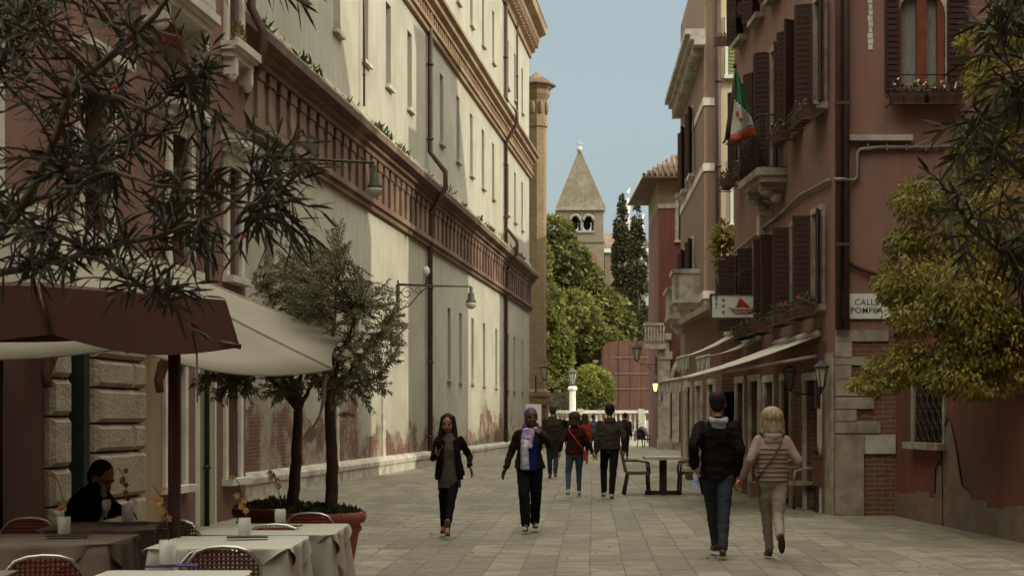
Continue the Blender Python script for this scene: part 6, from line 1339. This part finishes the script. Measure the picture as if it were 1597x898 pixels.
t = MB(); t.tube([nk-up*.01+sd*-.055*k+fw*.13*k,ch-up*.1*k-sd*.07*k+fw*.175*k,hc+up*.25*k-sd*.07*k+fw*.19*k,hc+up*.1*k-sd*.07*k+fw*.18*k,hc-up*.04*k-sd*.065*k+fw*.17*k],[.04,.05,.055,.058,.058],12); t.tube([nk+sd*.05*k+fw*.13*k,ch-up*.12*k+sd*.005*k+fw*.18*k,hc+up*.26*k-sd*.0*k+fw*.195*k],[.035,.035,.03],10); remesh(t,'long_scarf','print_f',i2['root'],.0105,1,.010,14,4)
t = MB(); ringloft(t,[(nk+up*.0,.105*k,.09*k),(nk+up*.05*k,.10*k,.085*k)],sd,fw); 
# man in black walking away
i6 = person('man in a black jacket and jeans walking away with a small bottle in his hand', 1119, 16.8, 1.80, 1, [(1116,845,.30),(1127,856,-.30)], [(1083,727,-.02),(1148,738,.0)],
 dict(skin='skin',hair='short',hairm='hair_dk',trousers='denim',leg=(.1,.07,.054),top='jacket_p6',hem=-.10,jr=(.178,.13),bulk=.018,flare=.004,arm=(.07,.058,.05),shoe='leather',cut=.0,eh=[(-.35,-1,.1),(.35,-1,.1)],curl=[1.2,.8],palm=[(1,.2,0),(-.6,-.4,.1)],wob=.019,sole='leather'))
hp,HR,k = i6['hp'],i6['HR'],i6['k']; nk,sd,fw,up = (i6[x] for x in ('nk','sd','fw','up')); t = MB()
t.tube([nk+up*(.0)+sd*(.085*math.cos(a*PI/8)*k)-fw*((.02+.09*math.sin(a*PI/8))*k)+up*(.015-.05*math.sin(a*PI/8))*k for a in range(9)],[.022,.034,.04,.043,.045,.043,.04,.034,.022],12); t.ell(nk-fw*.095*k-up*.065*k,(.085*k,.035*k,.055*k)); remesh(t,'hood','greyhood',i6['root'],.0095,2,.008,16,1)
t = MB(); t.lathe((0,0,0),[(.001,0),(.03,.004),(.032,.02),(.032,.1),(.028,.12),(.032,.14),(.032,.17),(.012,.2),(.012,.22),(.001,.222)],14); bo = t.build('water_bottle','bottle'); bo.location = i6['root'].location+i6['wrs'][0]+Vector((.018,.02,-.255)); tag(bo,'small clear blue plastic bottle hanging from the hand of the man in black','bottle')
# blonde woman
i7 = person('blonde woman in a pale pink quilted jacket and beige trousers walking away', 1204, 16.5, 1.62, 1, [(1200,855,.22),(1217,835,-.42)], [(1158,745,.0),(1231,722,.16)],
 dict(fem=1,skin='skin',hair='bob',hl=.125,hairm='hair_bl',trousers='beige_f',leg=(.104,.069,.05),cut=.0,top='pink_f',hem=-.015,jr=(.182,.14),bulk=.03,arm=(.066,.056,.044),shoe='leather',eh=[(-.2,-1,-.1),(.4,-1,-.2)],pitch=(0,1.05),curl=[.8,.8],palm=[(.3,-.6,0),(-1,0,0)],wob=.004))
hp,HR,k = i7['hp'],i7['HR'],i7['k']; nk,sd,fw,up,ch,hc,sh = (i7[x] for x in ('nk','sd','fw','up','ch','hc','sh')); t = MB()
t.tube([nk+sd*(.09*math.cos(a*PI/8)*k)-fw*((.01+.09*math.sin(a*PI/8))*k)+up*(.02-.07*math.sin(a*PI/8))*k for a in range(9)],[.022,.034,.042,.048,.05,.048,.042,.034,.022],12); t.ell(nk-fw*.10*k-up*.085*k,(.11*k,.04*k,.065*k)); remesh(t,'hood','pink_f',i7['root'],.0095,2,.004,16,1)
# quilting seams of the puffer as raised bands
t = MB()
for z in [i*.052 for i in range(0,8)]:
    q = z-.0; rr = .158+.03+(.02 if q > .25 else 0); cc = hc+up*(q*k+.0)
    J0 = np.interp(q,[-.015,.06,.2,.34,.44],[.182,.182,.18,.2,.175]); J1 = np.interp(q,[-.015,.06,.2,.34,.44],[.14,.14,.14,.155,.13])
    t.tube([cc+sd*((J0+.000)*k*math.cos(2*PI*a/28))+fw*((J1+.000)*k*math.sin(2*PI*a/28)) for a in range(29)],.013,6)
remesh(t,'quilting','pink_f',i7['root'],.0085,1,.003,14,1)
t = MB(); t.tube([sh[0]*.35+nk*.65-fw*.02+sd*.0,nk*.0+ch-fw*.155*k+sd*.05*k-up*.06*k] if False else [nk+sd*.10*k-fw*.03*k+up*.0,ch+sd*.07*k-fw*.145*k-up*.05*k,hc+up*.26*k-sd*.02*k-fw*.175*k,hc+up*.12*k-sd*.12*k-fw*.145*k,hc+up*.0*k-sd*.19*k-fw*.05*k],.009,6); t.box(*(hc.x-.26*k,hc.x-.17*k,hc.y-.09,hc.y+.06,hc.z-.2*k,hc.z-.02*k)); bg7 = t.build('shoulder_bag','leather'); bg7.location = i7['root'].location; tag(bg7,'thin strapped brown shoulder bag across the back of the blonde woman','bag')
# couple farther on
i4 = person('woman in a burgundy sweater and jeans with a red bag strap across her back', 896, 29.7, 1.63, 1, [(886,764,-.15),(903,765,.2)], [(873,704,.0),(924,706,.1)],
 dict(fem=1,hair='bob',hl=.11,hairm='hair_br',trousers='denim_lt',leg=(.098,.066,.046),top='burg_f',topn='sweater',hem=-.05,jr=(.19,.13),bulk=.02,arm=(.062,.05,.04),shoe='sneaker',vx=.014,bvx=.008,eh=[(-.3,-1,0),(.3,-1,0)]))
k = i4['k']; nk,sd,fw,up,ch,hc = (i4[x] for x in ('nk','sd','fw','up','ch','hc')); t = MB(); t.tube([nk-sd*.12*k-fw*.02*k,ch-sd*.11*k-fw*.135*k-up*.03*k,hc+up*.26*k+sd*.02*k-fw*.175*k,hc+up*.1*k+sd*.14*k-fw*.15*k,hc+sd*.21*k-up*.02*k],.018,6); t.box(hc.x+.16,hc.x+.25,hc.y-.12,hc.y+.03,hc.z-.16,hc.z+.03); b4 = t.build('shoulder_bag','red_f'); b4.location = i4['root'].location; tag(b4,'red strapped bag across the back of the woman in the burgundy sweater','bag')
i5 = person('man in a grey brown hooded jacket and dark trousers holding her hand', 951, 29.2, 1.79, 1, [(942,766,.12),(954,769,-.2)], [(930,704,.05),(974,700,.05)],
 dict(hair='short',hairm='hair_dk',trousers='navy_f',leg=(.098,.07,.055),top='greybr_f',hem=-.02,jr=(.195,.135),bulk=.03,arm=(.07,.058,.05),shoe='sneaker',vx=.014,bvx=.008,eh=[(-.3,-1,0),(.3,-1,0)],cut=.02))
k = i5['k']; nk,sd,fw,up = (i5[x] for x in ('nk','sd','fw','up')); t = MB(); t.tube([nk+sd*(.085*math.cos(a*PI/8)*k)-fw*((.02+.08*math.sin(a*PI/8))*k)+up*(.015-.05*math.sin(a*PI/8))*k for a in range(9)],[.022,.034,.04,.043,.045,.043,.04,.034,.022],10); t.ell(nk-fw*.09*k-up*.07*k,(.1*k,.035*k,.06*k)); remesh(t,'hood','greybr_f',i5['root'],.012,2)
person('balding man in an olive brown jacket walking away beyond the headscarf woman', 862, 39, 1.84, 1, [(858,740,.2),(866,737,-.1)], [(846,703,.0),(878,703,.1)],
 dict(hair='short',hairm='hair_br',trousers='denim',leg=(.1,.07,.055),top='olive_f',hem=-.03,jr=(.2,.14),bulk=.04,shoe='leather',vx=.018,bvx=.009,eh=[(-.3,-1,0),(.3,-1,0)]))
person('small distant person in a dark red top behind the burgundy woman', 912, 52, 1.66, 1, [(908,719,.15),(915,718,-.1)], [(902,692,0),(922,692,0)], dict(fem=1,hair='bob',hairm='hair_br',trousers='navy_f',top='red_f',topn='sweater',vx=.02,bvx=.011,eh=[(-.3,-1,0),(.3,-1,0)]))
person('small distant person in dark clothes right of the hooded man', 975, 58, 1.72, 1, [(972,712,.15),(978,711,-.1)], [(966,688,0),(985,688,0)], dict(hair='short',trousers='navy_f',top='darkbr_f',vx=.02,bvx=.011,eh=[(-.3,-1,0),(.3,-1,0)],bulk=.03))
person('tiny distant person in a pale blue top beyond the couple', 925, 66, 1.68, 1, [(922,706,.1),(928,705,-.1)], [(917,684,0),(934,684,0)], dict(hair='short',hairm='hair_br',trousers='denim',top='denim_lt',topn='sweater',vx=.022,bvx=.012,eh=[(-.3,-1,0),(.3,-1,0)]))
person('tiny distant person standing by the far balustrade', 879, 84, 1.7, -1, [(877,694,.1),(882,694,-.1)], [(873,676,0),(886,676,0)], dict(hair='short',trousers='navy_f',top='black_f',vx=.024,bvx=.013,eh=[(-.3,1,0),(.3,1,0)]))
# seated man
Ys = 12.25; S0 = P(135,HY,Ys).xy.to_3d(); Z_ = lambda px_,py_,dy=0: P(px_,py_,Ys+dy)-S0
i8 = person('seated man in dark clothes bending over the table in front of the stone doorway', 135, Ys, 1.74, 1, [tuple(Z_(165,900)+Vector((.1,-.15,-.05)))]*1+[tuple(Z_(165,900)+Vector((.1,.15,-.05)))], [(186,797,-.28),(178,800,.12)],
 dict(hip=(-.13,0,.50),up=(.42,0,.9),sd=(0,-1,0),fw=(.9,0,-.42),head=tuple(Z_(157,745)),hf=(.80,-.28,-.52),skin='skin_md',hair='short',hairm='hair_dk',trousers='navy_f',top='black_f',hem=-.06,jr=(.2,.15),bulk=.03,shoe='leather',arm=(.072,.06,.048),eh=[(-.3,-.7,-.7),(-.3,.7,-.7)],curl=[1,1],palm=[(0,.3,-1),(0,-.3,-1)],hdir=[(1,.4,-.1),(1,-.4,-.1)],vx=.013))
t = MB(); ch,fw,up,k = i8['ch'],i8['fw'],i8['up'],i8['k']; t.ell(ch+fw*.10*k-up*.04*k+Vector((0,-.03,0)),(.06,.06,.10)); t.cap(i8['nk']+fw*.05-Vector((0,.05,0)),ch+fw*.15*k-up*.2*k-Vector((0,.05,0)),.03,.03); remesh(t,'shirt','shirt_w',i8['root'],.0095,2)

# loose strands over the two women's hair
def strands(info, n, z0, z1, rad, m, seed, y0=-.02):
    hp = info['hp']; rn = random.Random(seed); b = MB()
    for i in range(n):
        a = rn.uniform(-.12,1.12)*PI; r_ = rad*rn.uniform(.96,1.05); top = [hp(.02*math.cos(a),y0-.02*math.sin(a),.135),hp(.09*math.cos(a),y0-.085*math.sin(a),.085),hp(r_*math.cos(a),y0-r_*.85*math.sin(a),.0)]
        end = rn.uniform(z0,z1); q = rn.uniform(.86,1.12); b.tube(top+[hp(r_*q*math.cos(a),y0-r_*q*.85*math.sin(a),end*.55),hp(r_*q*.96*math.cos(a+rn.uniform(-.08,.08)),y0-r_*q*.82*math.sin(a),end)],[.0045,.006,.006,.005,.002],4)
    b.build('hair_strands',m,info['root'])
strands(i7,110,-.13,-.175,.120,'hair_bl',3)
strands(i1,60,-.22,-.36,.095,'hair_dk',4)
